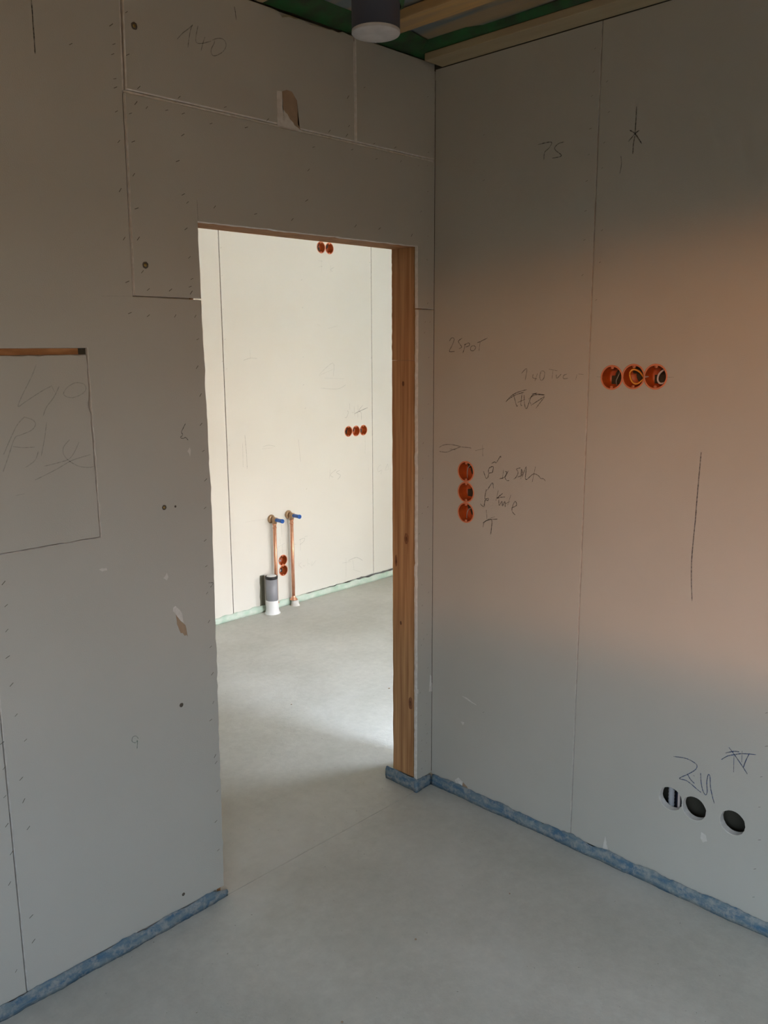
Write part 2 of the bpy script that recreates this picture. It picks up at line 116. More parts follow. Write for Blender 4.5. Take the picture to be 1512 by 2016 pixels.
TORN = [('L','gyp',[(-0.669,2.3354),(-0.6505,2.3368),(-0.6497,2.2911),(-0.6331,2.2809),(-0.6244,2.2692),(-0.6123,2.2624),(-0.6095,2.2562),(-0.5849,2.2455),(-0.6705,2.246)]),('L','brown',[(-0.6505,2.3368),(-0.634,2.3443),(-0.6158,2.3434),(-0.6069,2.3341),(-0.5962,2.3229),(-0.5957,2.2607),(-0.5849,2.2468),(-0.6082,2.2577),(-0.6123,2.2624),(-0.6244,2.2692),(-0.6331,2.2809),(-0.6497,2.2911)]),('L','gyp',[(-1.0814,0.9424),(-1.0739,0.9457),(-1.0619,0.9314),(-1.0551,0.9198),(-1.0519,0.8924),(-1.0618,0.9014),(-1.0742,0.921),(-1.0827,0.9328)]),('L','brown',[(-1.0742,0.921),(-1.0618,0.9014),(-1.052,0.8907),(-1.046,0.8842),(-1.0405,0.8492),(-1.0447,0.8553),(-1.0497,0.8532),(-1.0558,0.8631),(-1.062,0.8647),(-1.0716,0.8905)]),('L','gyp',[(-0.0103,0.4399),(-0.002,0.4312),(0.0004,0.3697),(-0.0162,0.3729)]),('L','gyp',[(-0.0857,0.4054),(-0.075,0.399),(-0.0767,0.3838),(-0.0865,0.3887)]),('R','gyp',[(-0.1161,0.0532),(-0.1325,0.0686),(-0.1548,0.0582),(-0.1443,0.0216),(-0.1241,0.0374)]),('R','brown',[(-0.1548,0.0582),(-0.1747,0.0471),(-0.1826,0.0269),(-0.1553,0.0257),(-0.1441,0.0383)]),('R','gyp2',[(-0.7405,0.0875),(-0.7488,0.0565),(-0.7567,0.0311),(-0.7331,0.0331),(-0.7359,0.0633)]),('R','gyp2',[(-1.049,0.2323),(-1.0634,0.2272),(-1.068,0.2104),(-1.056,0.2015),(-1.0482,0.2132)]),('R','gyp2',[(-0.1441,0.3928),(-0.1656,0.3928),(-0.2135,0.3778),(-0.1871,0.3814)]),('R','gyp2',[(-0.1402,0.2924),(-0.1564,0.2948),(-0.1512,0.2822)]),('L','gyp2',[(-1.0044,1.3757),(-1.0012,1.3676),(-1.0048,1.349),(-1.0069,1.3586),(-1.0123,1.3654)]),('L','gyp2',[(-1.0951,1.0432),(-1.0912,1.0311),(-1.0964,1.0224),(-1.1066,1.0309),(-1.1002,1.0361)]),('L','gyp2',[(-1.2889,1.0901),(-1.2683,1.0905),(-1.2666,1.0836),(-1.2803,1.0832)])]

# ---------------- materials ----------------
def mat(name, col, rough=.8, var=None, scale=6, detail=4, bump=0, bscale=200, metal=0, alpha=1, stretch=(1,1,1), trans=0, spec=None, lo=.35, hi=.65):
    m = bpy.data.materials.new(name); m.use_nodes = True; nt = m.node_tree; b = nt.nodes['Principled BSDF']
    b.inputs['Base Color'].default_value = (*col, 1); b.inputs['Roughness'].default_value = rough; b.inputs['Metallic'].default_value = metal
    if spec is not None: b.inputs['Specular IOR Level'].default_value = spec
    b.inputs['Alpha'].default_value = alpha
    g = nt.nodes.new('ShaderNodeTexCoord'); mp = nt.nodes.new('ShaderNodeMapping'); mp.inputs['Scale'].default_value = stretch
    nt.links.new(g.outputs['Object'], mp.inputs[0])
    if var:
        n = nt.nodes.new('ShaderNodeTexNoise'); n.inputs['Scale'].default_value = scale; n.inputs['Detail'].default_value = detail
        nt.links.new(mp.outputs[0], n.inputs['Vector'])
        r = nt.nodes.new('ShaderNodeValToRGB'); r.color_ramp.elements[0].position = lo; r.color_ramp.elements[1].position = hi
        r.color_ramp.elements[0].color = (*col, 1); r.color_ramp.elements[1].color = (*var, 1)
        nt.links.new(n.outputs[0], r.inputs[0]); nt.links.new(r.outputs[0], b.inputs['Base Color'])
    if bump:
        n2 = nt.nodes.new('ShaderNodeTexNoise'); n2.inputs['Scale'].default_value = bscale; n2.inputs['Detail'].default_value = 3
        nt.links.new(mp.outputs[0], n2.inputs['Vector'])
        bp = nt.nodes.new('ShaderNodeBump'); bp.inputs['Strength'].default_value = bump; bp.inputs['Distance'].default_value = .002
        nt.links.new(n2.outputs[0], bp.inputs['Height']); nt.links.new(bp.outputs[0], b.inputs['Normal'])
    return m
M = {}
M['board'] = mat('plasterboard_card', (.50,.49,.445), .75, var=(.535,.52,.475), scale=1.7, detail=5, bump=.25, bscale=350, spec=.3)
M['board_far'] = mat('plasterboard_card_far', (.69,.665,.60), .75, var=(.72,.695,.63), scale=1.7, detail=5, bump=.2, bscale=350, spec=.3)  # lighter copy of the same card, the far room's light in its colour
M['gyp'] = mat('gypsum_white', (.78,.76,.73), .95, var=(.66,.63,.59), scale=60, bump=.6, bscale=120)
M['gyp_dull'] = mat('gypsum_grey', (.56,.53,.49), .95, var=(.68,.65,.61), scale=50, bump=.6, bscale=120)
M['gyp2'] = mat('plaster_smear', (.64,.62,.58), .95, var=(.70,.68,.64), scale=60)
M['brown'] = mat('torn_card_brown', (.42,.30,.20), .9, var=(.36,.26,.18), scale=40)
M['dark'] = mat('dark_cavity_and_shade', (.06,.055,.04), .95)
M['conc'] = mat('screed', (.40,.375,.335), .6)
def concrete():
    m = M['conc']; nt = m.node_tree; b = nt.nodes['Principled BSDF']
    g = nt.nodes.new('ShaderNodeTexCoord')
    def nz(s, d, r=.55, dist=0):
        n = nt.nodes.new('ShaderNodeTexNoise'); n.inputs['Scale'].default_value = s; n.inputs['Detail'].default_value = d
        n.inputs['Roughness'].default_value = r; n.inputs['Distortion'].default_value = dist
        nt.links.new(g.outputs['Object'], n.inputs['Vector']); return n
    def ramp(n, stops):
        r = nt.nodes.new('ShaderNodeValToRGB')
        e = r.color_ramp.elements
        e[0].position = stops[0][0]; e[0].color = (*stops[0][1], 1); e[1].position = stops[1][0]; e[1].color = (*stops[1][1], 1)
        nt.links.new(n.outputs[0], r.inputs[0]); return r
    a = ramp(nz(2.2, 6, .6, .4), [(.34, (.47,.46,.41)), (.68, (.57,.555,.505))])
    fine = ramp(nz(28, 6, .7), [(.3, (.90,.90,.90)), (.72, (1.05,1.05,1.05))])
    dust = ramp(nz(1.1, 4, .5, .8), [(.50, (0,0,0)), (.72, (1,1,1))])
    mx = nt.nodes.new('ShaderNodeMix'); mx.data_type = 'RGBA'; mx.blend_type = 'MULTIPLY'; mx.inputs[0].default_value = 1
    nt.links.new(a.outputs[0], mx.inputs[6]); nt.links.new(fine.outputs[0], mx.inputs[7])
    mx2 = nt.nodes.new('ShaderNodeMix'); mx2.data_type = 'RGBA'; mx2.inputs[7].default_value = (.64,.63,.60,1)
    sc = nt.nodes.new('ShaderNodeMath'); sc.operation = 'MULTIPLY'; sc.inputs[1].default_value = .6
    nt.links.new(dust.outputs[0], sc.inputs[0]); nt.links.new(sc.outputs[0], mx2.inputs[0]); nt.links.new(mx.outputs[2], mx2.inputs[6])
    spk = ramp(nz(95, 2, .5), [(.22, (.45,.43,.4)), (.27, (1,1,1))])
    mx3 = nt.nodes.new('ShaderNodeMix'); mx3.data_type = 'RGBA'; mx3.blend_type = 'MULTIPLY'; mx3.inputs[0].default_value = 1
    nt.links.new(mx2.outputs[2], mx3.inputs[6]); nt.links.new(spk.outputs[0], mx3.inputs[7])
    nt.links.new(mx3.outputs[2], b.inputs['Base Color'])
    bp = nt.nodes.new('ShaderNodeBump'); bp.inputs['Strength'].default_value = .35; bp.inputs['Distance'].default_value = .003
    nt.links.new(nz(40, 6, .7).outputs[0], bp.inputs['Height']); nt.links.new(bp.outputs[0], b.inputs['Normal'])
    b.inputs['Specular IOR Level'].default_value = .35; b.inputs['Roughness'].default_value = .55
concrete()
M['foam'] = mat('blue_edge_foam', (.075,.16,.25), .85, var=(.20,.26,.29), scale=15, detail=10, bump=1.0, bscale=90, stretch=(1,1,5), lo=.36, hi=.60)
def dust(m, col, amt, scale):                                      # cement dust lying on the foam in patches
    nt = m.node_tree; b = nt.nodes['Principled BSDF']; g = nt.nodes.new('ShaderNodeTexCoord')
    n = nt.nodes.new('ShaderNodeTexNoise'); n.inputs['Scale'].default_value = scale; n.inputs['Detail'].default_value = 9; n.inputs['Roughness'].default_value = .75
    r = nt.nodes.new('ShaderNodeMapRange'); r.inputs[1].default_value = .47; r.inputs[2].default_value = .60; r.inputs[4].default_value = amt
    mx = nt.nodes.new('ShaderNodeMix'); mx.data_type = 'RGBA'; mx.inputs[7].default_value = (*col, 1)
    nt.links.new(g.outputs['Object'], n.inputs['Vector']); nt.links.new(n.outputs[0], r.inputs[0]); nt.links.new(r.outputs[0], mx.inputs[0])
    nt.links.new(b.inputs['Base Color'].links[0].from_socket, mx.inputs[6]); nt.links.new(mx.outputs[2], b.inputs['Base Color'])
dust(M['foam'], (.36,.37,.36), .8, 38)
M['foam_fresh'] = mat('blue_foam_clean', (.10,.25,.40), .6, var=(.20,.33,.42), scale=30, detail=4)
M['mint'] = mat('mint_edge_foam', (.44,.58,.47), .7, var=(.62,.68,.60), scale=18, detail=5, bump=.5, bscale=50)
M['wood'] = mat('pine', (.36,.17,.068), .65, var=(.58,.33,.155), scale=9, detail=7, stretch=(8,8,.28), bump=.2, bscale=60)
M['wood_dark'] = mat('rough_pine_edge', (.24,.13,.05), .8, var=(.36,.20,.08), scale=14, stretch=(3,3,.6))
M['osb'] = mat('lintel_wood', (.30,.13,.045), .85, var=(.46,.22,.085), scale=22, detail=8, stretch=(.8,3,3), bump=.3)
M['knot'] = mat('wood_knot', (.10,.035,.015), .6, var=(.20,.08,.03), scale=90)
M['knot_ring'] = mat('wood_knot_ring', (.30,.13,.055), .65, var=(.22,.085,.035), scale=70, stretch=(1,1,.3))
M['batten'] = mat('pale_batten', (.50,.42,.27), .8, var=(.44,.36,.23), scale=9, stretch=(3,.4,3))
M['rafter'] = mat('rough_rafter', (.66,.42,.17), .75, var=(.50,.34,.18), scale=7, detail=5, stretch=(6,.5,2), bump=.3, bscale=40)
M['tape'] = mat('green_sealing_tape', (.02,.13,.04), .45, var=(.035,.06,.035), scale=14, detail=3, bump=.4, bscale=25)
M['pvc'] = mat('grey_pvc', (.085,.085,.105), .4)
M['pvc_mid'] = mat('grey_drain_pvc', (.27,.275,.30), .4)
M['cap'] = mat('pale_pipe_cover', (.58,.57,.57), .6, var=(.50,.49,.49), scale=30)
M['white'] = mat('white_sleeve', (.75,.76,.76), .55)
M['rubber'] = mat('black_rubber', (.02,.02,.02), .5)
M['orange'] = mat('orange_box_plastic', (.52,.11,.022), .4, var=(.43,.085,.018), scale=30)
M['orange'].node_tree.nodes['Principled BSDF'].inputs['Subsurface Weight'].default_value = .25
M['orange'].node_tree.nodes['Principled BSDF'].inputs['Subsurface Radius'].default_value = (.02,.008,.004)
M['rim'] = mat('box_rim_orange', (.70,.24,.12), .4)
M['copper'] = mat('copper', (.80,.42,.27), .38, metal=.75, var=(.70,.34,.2), scale=30)
M['brass'] = mat('brass_fitting', (.45,.30,.18), .4, metal=.6)
M['bluecap'] = mat('blue_plug', (.02,.13,.48), .4)
M['wire_grey'] = mat('grey_cable', (.30,.29,.27), .5)
M['wire_white'] = mat('pale_cable', (.62,.55,.54), .5)
M['wire_yellow'] = mat('yellow_cable', (.85,.38,.05), .45)
M['conduit'] = mat('grey_corrugated_conduit', (.42,.43,.46), .5)
M['conduit_dark'] = mat('dark_conduit', (.03,.035,.06), .5)
M['screwm'] = mat('brassy_screw', (.45,.33,.12), .35, metal=.8)
M['plaster'] = mat('white_plaster', (.62,.62,.60), .9)
M['film'] = mat('blue_grey_membrane', (.19,.25,.29), .35, var=(.42,.32,.20), scale=2.6, detail=3, stretch=(6,.5,1), bump=.5, bscale=9, lo=.44, hi=.58)
M['outer'] = mat('outer_wall', (.5,.48,.44), .9)
def pencil(name, col, a):
    m = bpy.data.materials.new(name); m.use_nodes = True; nt = m.node_tree; b = nt.nodes['Principled BSDF']
    b.inputs['Base Color'].default_value = (*col, 1); b.inputs['Roughness'].default_value = .7
    g = nt.nodes.new('ShaderNodeTexCoord'); n = nt.nodes.new('ShaderNodeTexNoise'); n.inputs['Scale'].default_value = 160
    mr = nt.nodes.new('ShaderNodeMapRange'); mr.inputs[1].default_value = .3; mr.inputs[2].default_value = .7
    mr.inputs[3].default_value = a*.45; mr.inputs[4].default_value = min(1, a*1.35)
    nt.links.new(g.outputs['Object'], n.inputs['Vector']); nt.links.new(n.outputs[0], mr.inputs[0]); nt.links.new(mr.outputs[0], b.inputs['Alpha'])
    return m
M['p0'] = pencil('pencil_faint', (.10,.10,.10), .16)
M['p1'] = pencil('pencil_light', (.09,.09,.09), .28)
M['p2'] = pencil('pencil_mid', (.08,.08,.08), .45)
M['p3'] = pencil('pencil_dark', (.05,.055,.055), .65)
M['green'] = pencil('green_marker', (.08,.25,.18), .5)
M['blue'] = pencil('blue_pen', (.03,.07,.19), .8)
M['marker'] = pencil('dark_marker', (.04,.045,.10), .55)

# ---------------- helpers ----------------
def link(name, me, parent=None, loc=None):
    o = bpy.data.objects.new(name, me); COL.objects.link(o)
    if loc: o.location = loc
    if parent: o.parent = parent
    return o
def tag(o, label=None, cat=None, group=None, kind=None):
    if label: o['label'] = label
    if cat: o['category'] = cat
    if group: o['group'] = group
    if kind: o['kind'] = kind
    return o
def from_bm(name, bm, mats, parent=None, smooth=False, loc=None):
    me = bpy.data.meshes.new(name); bmesh.ops.recalc_face_normals(bm, faces=bm.faces); bm.to_mesh(me); bm.free()
    for m in (mats if isinstance(mats, (list, tuple)) else [mats]): me.materials.append(M[m])
    if smooth:
        for p in me.polygons: p.use_smooth = True
    return link(name, me, parent, loc)
def add_box(bm, x0, x1, y0, y1, z0, z1, mi=0, bev=0):
    r = bmesh.ops.create_cube(bm, size=1)
    for v in r['verts']: v.co = Vector(((x0+x1)/2 + v.co.x*(x1-x0), (y0+y1)/2 + v.co.y*(y1-y0), (z0+z1)/2 + v.co.z*(z1-z0)))
    fs = {f for v in r['verts'] for f in v.link_faces}
    for f in fs: f.material_index = mi
    if bev:
        es = {e for v in r['verts'] for e in v.link_edges}
        bmesh.ops.bevel(bm, geom=list(es), offset=bev, segments=2, affect='EDGES', profile=.6)
def box(name, x0, x1, y0, y1, z0, z1, m, parent=None, bev=0, loc=None):
    bm = bmesh.new(); add_box(bm, x0, x1, y0, y1, z0, z1, 0, bev); return from_bm(name, bm, m, parent, loc=loc)
def add_tube(bm, pts, r, seg=10, mi=0, cap=True):
    pts = [Vector(p) for p in pts]; rings = []
    up = Vector((0, 0, 1))
    for i, p in enumerate(pts):
        t = (pts[min(i+1, len(pts)-1)] - pts[max(i-1, 0)]).normalized()
        a = t.cross(up)
        if a.length < .05: a = t.cross(Vector((1, 0, 0)))
        a.normalize(); b = t.cross(a); rr = r[i] if isinstance(r, (list, tuple)) else r
        rings.append([bm.verts.new(p + rr*(math.cos(2*math.pi*k/seg)*a + math.sin(2*math.pi*k/seg)*b)) for k in range(seg)])
    for i in range(len(rings)-1):
        for k in range(seg):
            f = bm.faces.new((rings[i][k], rings[i][(k+1) % seg], rings[i+1][(k+1) % seg], rings[i+1][k])); f.material_index = mi; f.smooth = True
    if cap:
        for rg in (rings[0], rings[-1]): bm.faces.new(rg).material_index = mi
def add_lathe(bm, prof, axis, origin, seg=28, mi=0, jitter=0):
    """prof: list of (radius, distance along axis)"""
    ax = Vector(axis).normalized(); a = ax.orthogonal().normalized(); b = ax.cross(a); o = Vector(origin); rings = []
    for (r, d) in prof:
        if r < 1e-6: rings.append([bm.verts.new(o + ax*d)]); continue
        rings.append([bm.verts.new(o + ax*d + (r*(1+random.uniform(-jitter, jitter)))*(math.cos(2*math.pi*k/seg)*a + math.sin(2*math.pi*k/seg)*b)) for k in range(seg)])
    for i in range(len(rings)-1):
        A, B = rings[i], rings[i+1]
        for k in range(seg):
            q = [A[k % len(A)], A[(k+1) % len(A)], B[(k+1) % len(B)], B[k % len(B)]]
            q = [v for j, v in enumerate(q) if v not in q[:j]]
            if len(q) > 2:
                f = bm.faces.new(q); f.material_index = mi; f.smooth = True
# wall frames: (u, z, depth into the wall) -> world
YF = 2.19
FR = {'L': lambda u, z, d: Vector((u, d, z)), 'R': lambda u, z, d: Vector((d, u, z)), 'F': lambda u, z, d: Vector((u, YF + d, z))}

def offset_loop(P, c, ccw=True):
    n = len(P); out = []
    for i in range(n):
        p0, p1, p2 = Vector(P[i-1]), Vector(P[i]), Vector(P[(i+1) % n])
        a = (p1-p0).normalized(); b = (p2-p1).normalized()
        na, nb = Vector((-a.y, a.x)), Vector((-b.y, b.x))
        m = na + nb
        if m.length < 1e-6: m = na
        m.normalize(); k = c / max(.35, m.dot(na))
        out.append(tuple(p1 + m*k))
    return out
def jag(P, edges, amp, step=.02):
    """roughen the chosen polygon edges (cut edges of a board)"""
    out = []; n = len(P)
    for i in range(n):
        a, b = Vector(P[i]), Vector(P[(i+1) % n]); out.append(tuple(a))
        if i in edges:
            k = int((b-a).length/step); d = (b-a).normalized(); nn = Vector((-d.y, d.x))
            for j in range(1, k):
                t = j/k + random.uniform(-.25, .25)/k
                e = random.gauss(0, 1)*amp*(3.5 if random.random() < .05 else 1)
                out.append(tuple(a + (b-a)*t + nn*max(-3*amp, min(5*amp, e))))
    return out
def inside(pt, P):
    x, y = pt; c = False; n = len(P)
    for i in range(n):
        x1, y1 = P[i]; x2, y2 = P[i-1]
        if (y1 > y) != (y2 > y) and x < (x2-x1)*(y-y1)/(y2-y1)+x1: c = not c
    return c
def board(wall, P, parent, holes=(), t=.0125, cham=.0015, cd=.003, m='board', gyp='gyp', name='plasterboard', edges=(), amp=.0008, d0=0, label=None, hole_jit=0):
    """a plasterboard sheet with chamfered gypsum edges and cut holes"""
    a = sum(P[i-1][0]*P[i][1]-P[i][0]*P[i-1][1] for i in range(len(P)))
    if a < 0: P = P[::-1]; edges = [len(P)-2-e if len(P)-2-e >= 0 else len(P)-1 for e in edges]
    back = jag(P, edges, amp); front = offset_loop(back, cham)
    loops = [(front, back)]
    for (cx, cz, r) in holes:
        n = 36; c = [(cx+(r+random.uniform(-hole_jit, hole_jit))*math.cos(-2*math.pi*k/n), cz+(r)*math.sin(-2*math.pi*k/n)) for k in range(n)]
        fr = [(cx+(p[0]-cx)*(1+.0008/r), cz+(p[1]-cz)*(1+.0008/r)) for p in c]
        loops.append((fr, c))
    F = FR[wall]; bm = bmesh.new(); co = []; ed = []; ids = []
    for fr, bk in loops:
        s = len(co); co += [Vector(p) for p in fr]; ids.append(range(s, s+len(fr)))
        ed += [(s+i, s+(i+1) % len(fr)) for i in range(len(fr))]
    vo, eo, fo, *_ = geometry.delaunay_2d_cdt(co, ed, [], 0, 1e-6)
    tri = []
    for f in fo:
        c = sum((vo[i] for i in f), Vector((0, 0)))/len(f)
        if inside(c, loops[0][0]) and not any(inside(c, h[0]) for h in loops[1:]): tri.append(f)
    V = [bm.verts.new(F(v.x, v.y, d0)) for v in vo]; VB = [bm.verts.new(F(v.x, v.y, d0+t)) for v in vo]
    for f in tri:
        bm.faces.new([V[i] for i in f]); 
        try: bm.faces.new([VB[i] for i in reversed(f)])
        except ValueError: pass
    for (fr, bk), idr in zip(loops, ids):
        n = len(fr)
        q0 = [bm.verts.new(F(p[0], p[1], d0)) for p in fr]; q1 = [bm.verts.new(F(p[0], p[1], d0+(cd if idr is ids[0] else .001))) for p in bk]; q2 = [bm.verts.new(F(p[0], p[1], d0+t)) for p in bk]
        for A, B in ((q0, q1), (q1, q2)):
            for i in range(n):
                f = bm.faces.new((A[i], A[(i+1) % n], B[(i+1) % n], B[i])); f.material_index = 1
    bmesh.ops.remove_doubles(bm, verts=bm.verts, dist=1e-6)
    for v in [v for v in bm.verts if not v.link_faces]: bm.verts.remove(v)
    return tag(from_bm(name, bm, [m, gyp], parent), label)
def ribbon(wall, strokes, width, m, parent, label, d=-.0006, name='pencil_writing'):
    F = FR[wall]; bm = bmesh.new()
    for s in strokes:
        P = [Vector(p) for p in s]
        if len(P) > 2:                                   # smooth the stroke
            Q = []
            for i in range(len(P)-1):
                p0, p1, p2, p3 = P[max(i-1, 0)], P[i], P[i+1], P[min(i+2, len(P)-1)]
                for k in range(4):
                    t = k/4; Q.append(.5*((2*p1)+(p2-p0)*t+(2*p0-5*p1+4*p2-p3)*t*t+(3*p1-p0-3*p2+p3)*t**3))
            Q.append(P[-1]); P = Q
        L = []; R = []; n = len(P)
        for i in range(n):
            t = P[min(i+1, n-1)]-P[max(i-1, 0)]
            if t.length < 1e-7: t = Vector((1, 0))
            t.normalize(); nn = Vector((-t.y, t.x))
            w = width*.5*(.55 if i in (0, n-1) else 1)*random.uniform(.8, 1.1)
            a, b = P[i]+nn*w, P[i]-nn*w
            L.append(bm.verts.new(F(a.x, a.y, d))); R.append(bm.verts.new(F(b.x, b.y, d)))
        for i in range(n-1): bm.faces.new((L[i], L[i+1], R[i+1], R[i]))
        d -= .00002
    return tag(from_bm(name, bm, m, parent), label)
def plate(wall, P, m, parent, name, label, h=.0008, d0=0):
    F = FR[wall]; bm = bmesh.new()
    P = jag(P, range(len(P)), .0004, .006)
    a = [bm.verts.new(F(p[0], p[1], d0-h)) for p in P]; b = [bm.verts.new(F(p[0], p[1], d0+.0003)) for p in P]
    bm.faces.new(a); bm.faces.new(b[::-1])
    for i in range(len(P)): bm.faces.new((a[i], a[i-1], b[i-1], b[i]))
    bmesh.ops.triangulate(bm, faces=[f for f in bm.faces if len(f.verts) > 4])
    return tag(from_bm(name, bm, m, parent), label)

# ---------------- floor ----------------
TOP = 2.60
floor = box('floor', -4.3, 4.5, -3.7, 2.6, -.12, -.03, 'dark'); tag(floor, 'pale grey concrete screed floor of both rooms', 'floor', kind='structure')
def slab(x0, x1, y0, y1, wob0=False, wob1=False):
    bm = bmesh.new(); n = 60; A = []; B = []
    for i in range(n+1):
        x = x0+(x1-x0)*i/n
        ya = y0+(.0016*noise.noise(Vector((x*9, 3, 0))) if wob0 else 0); yb = y1+(.0016*noise.noise(Vector((x*9, 3, 0))) if wob1 else 0)
        A.append(x); B.append((ya, yb))
    rows = []
    for x, (ya, yb) in zip(A, B): rows.append([bm.verts.new((x, ya, -.03)), bm.verts.new((x, ya, 0)), bm.verts.new((x, yb, 0)), bm.verts.new((x, yb, -.03))])
    for i in range(n):
        for k in range(3): bm.faces.new((rows[i][k], rows[i+1][k], rows[i+1][k+1], rows[i][k+1]))
    bm.faces.new(rows[0]); bm.faces.new(rows[-1])
    return from_bm('screed_slab', bm, 'conc', floor)
slab(-4.2, 4.4, -3.6, -.0022, wob1=True)
slab(-4.2, 4.4, -.0006, 2.5, wob0=True)

# ---------------- wall with the doorway (left in the photo) ----------------
wall_left = box('wall_left', -4.1, -.975, .0135, .140, 0, 2.545, 'outer'); tag(wall_left, 'grey plasterboard wall with the tall doorway', 'wall', kind='structure')
box('wall_core', -.975, -.05, .0135, .125, 1.99, 2.545, 'outer', wall_left)
box('wall_core', -.05, 0.0, .0135, .125, .0, 1.99, 'outer', wall_left)
box('wall_core', -.05, 0.13, .0135, .125, 1.99, 2.545, 'outer', wall_left)
zt = 2.545
# upper left, around the doorway and the recessed panel
board('L', [(-1.560,.036),(-.957,.036),(-.941,1.2),(-.946,1.764),(-1.1475,1.766),(-1.1435,2.243),(-1.1355,zt),(-1.560,zt),(-1.560,1.640),(-1.278,1.640),(-1.276,1.171),(-1.560,1.171)], wall_left, edges=[1,2,9], amp=.0009, cham=.0012)
board('L', [(-3.9,.036),(-1.563,.036),(-1.563,1.171),(-1.93,1.171),(-1.93,1.640),(-1.563,1.640),(-1.563,zt),(-3.9,zt)], wall_left)
# board over the doorway with its two short legs
board('L', [(-1.1425,1.768),(-.945,1.768),(-.946,1.963),(-.085,1.966),(-.0835,1.766),(-.0012,1.765),(-.0012,2.242),(-1.1365,2.242)], wall_left, edges=[1,2], amp=.0006, cham=.0014)
board('L', [(-1.1335,2.2495),(-.3695,2.2495),(-.3695,2.5455),(-.60,2.536),(-.68,2.543),(-1.126,zt)], wall_left, cham=.0028, edges=[2,3], amp=.002)
board('L', [(-.3635,2.2495),(-.0012,2.2495),(-.0012,zt),(-.3635,zt)], wall_left, cham=.0028)
board('L', [(-.0845,.040),(-.0012,.040),(-.0012,1.7625),(-.0825,1.7625)], wall_left, edges=[3], amp=.0006, cham=.002)
# dark backing seen in the open joints
box('joint_filler', -.0016, -.0001, .0007, .0125, .04, 2.52, 'gyp_dull', wall_left)
# filler pressed into the wide joints
def joint(u0, z0, u1, z1, w, m):
    F = FR['L']; bm = bmesh.new(); a = Vector((u0, z0)); b = Vector((u1, z1)); d = (b-a).normalized(); n = Vector((-d.y, d.x)); k = max(6, int((b-a).length/.012)); L = []
    for i in range(k+1):
        p = a+(b-a)*i/k; ww = w*.5*random.uniform(.8, 1.1); h = .0022+random.uniform(-.0008, .0008)
        q = [p+n*ww, p, p-n*ww]
        L.append([bm.verts.new(F(q[0].x, q[0].y, .004)), bm.verts.new(F(q[1].x, q[1].y, h)), bm.verts.new(F(q[2].x, q[2].y, .004))])
    for i in range(k):
        for j in range(2): bm.faces.new((L[i][j], L[i+1][j], L[i+1][j+1], L[i][j+1]))
    return from_bm('joint_filler', bm, m, wall_left)
joint(-1.1345, zt, -1.140, 2.2455, .006, 'gyp'); joint(-1.140, 2.2455, -.004, 2.2455, .006, 'gyp'); joint(-.3665, 2.2455, -.3665, 2.53, .005, 'gyp')
joint(-1.1385, 2.24, -1.1445, 1.768, .0035, 'gyp_dull')
# recessed panel over the opening at the left
NP = [(-1.93,1.1725),(-1.279,1.1725),(-1.2815,1.6235),(-1.93,1.6235)]
niche = board('L', NP, wall_left, edges=[1,0,2], amp=.0012, d0=.0015, m='board', label='loose plasterboard cover in the cut-out, scribbled with pencil', cham=.0012)
box('header_edge', -1.93, -1.3005, .005, .0125, 1.625, 1.6395, 'osb', wall_left)['label'] = 'orange wooden edge above the cover panel'
box('header_end', -1.3005, -1.2795, .010, .0125, 1.625, 1.6395, 'dark', wall_left)
# doorway lining of rough pine: post and lintel
trim_1 = tag(bpy.data.objects.new('trim_1', None), 'orange pine door post lining the right side of the doorway', 'door frame', kind='structure'); COL.objects.link(trim_1)
trim_2 = tag(bpy.data.objects.new('trim_2', None), 'orange wooden lintel across the top of the doorway', 'door frame', kind='structure'); COL.objects.link(trim_2)
def rough_plank(name, x0, x1, y0, y1, z0, z1, m, parent, ax, n=60, amp=.0012, r=.004):
    """a sawn plank whose long edges are rounded and slightly ragged"""
    bm = bmesh.new(); rings = []
    for i in range(n+1):
        t = i/n; j = lambda s: amp*noise.noise(Vector((t*n*.35, s*7.3, 1.7)))*2
        if ax == 'z':
            z = z0+(z1-z0)*t
            q = [(x0+r, y0+j(1)), (x0, y0+r+j(2)), (x0, y1-r+j(3)), (x0+r, y1+j(4)), (x1, y1), (x1, y0)]
            rings.append([bm.verts.new((a, b, z)) for a, b in q])
        else:
            x = x0+(x1-x0)*t
            q = [(y0+j(1), z0+r), (y0+r, z0), (y1-r, z0), (y1+j(2), z0+r), (y1, z1), (y0, z1)]
            rings.append([bm.verts.new((x, a, b)) for a, b in q])
    for i in range(n):
        for k in range(6): 
            f = bm.faces.new((rings[i][k], rings[i][(k+1) % 6], rings[i+1][(k+1) % 6], rings[i+1][k]))
            f.material_index = 1 if k in (0, 2) else 0
    bm.faces.new(rings[0]); bm.faces.new(rings[-1])
    return from_bm(name, bm, [m, 'wood_dark'], parent)
rough_plank('post_plank', -.084, -.052, .0135, .1235, .048, 1.5915, 'wood', trim_1, 'z')
rough_plank('post_plank', -.084, -.052, .0135, .1235, 1.5925, 1.989, 'wood', trim_1, 'z')
rough_plank('lintel_plank', -.975, -.0845, .0130, .1235, 1.9660, 1.989, 'osb', trim_2, 'x')
rough_plank('post_plank', -.975, -.962, .0135, .1235, .0, 1.966, 'wood', trim_1, 'z').location.x = 0
def knot(y, z, ry, rz_, m='knot', x=-.0846):
    bm = bmesh.new(); add_lathe(bm, [(1, .0004), (.55, .0002), (0, -.0004)], (1, 0, 0), (0, 0, 0), seg=18, jitter=.12)
    for v in bm.verts: v.co = Vector((x+v.co.x*.5, y+v.co.y*ry, z+v.co.z*rz_))
    return from_bm('wood_knot', bm, m, trim_1)
def postuz(px):  # (y, z) on the post face, from measured positions
    return px
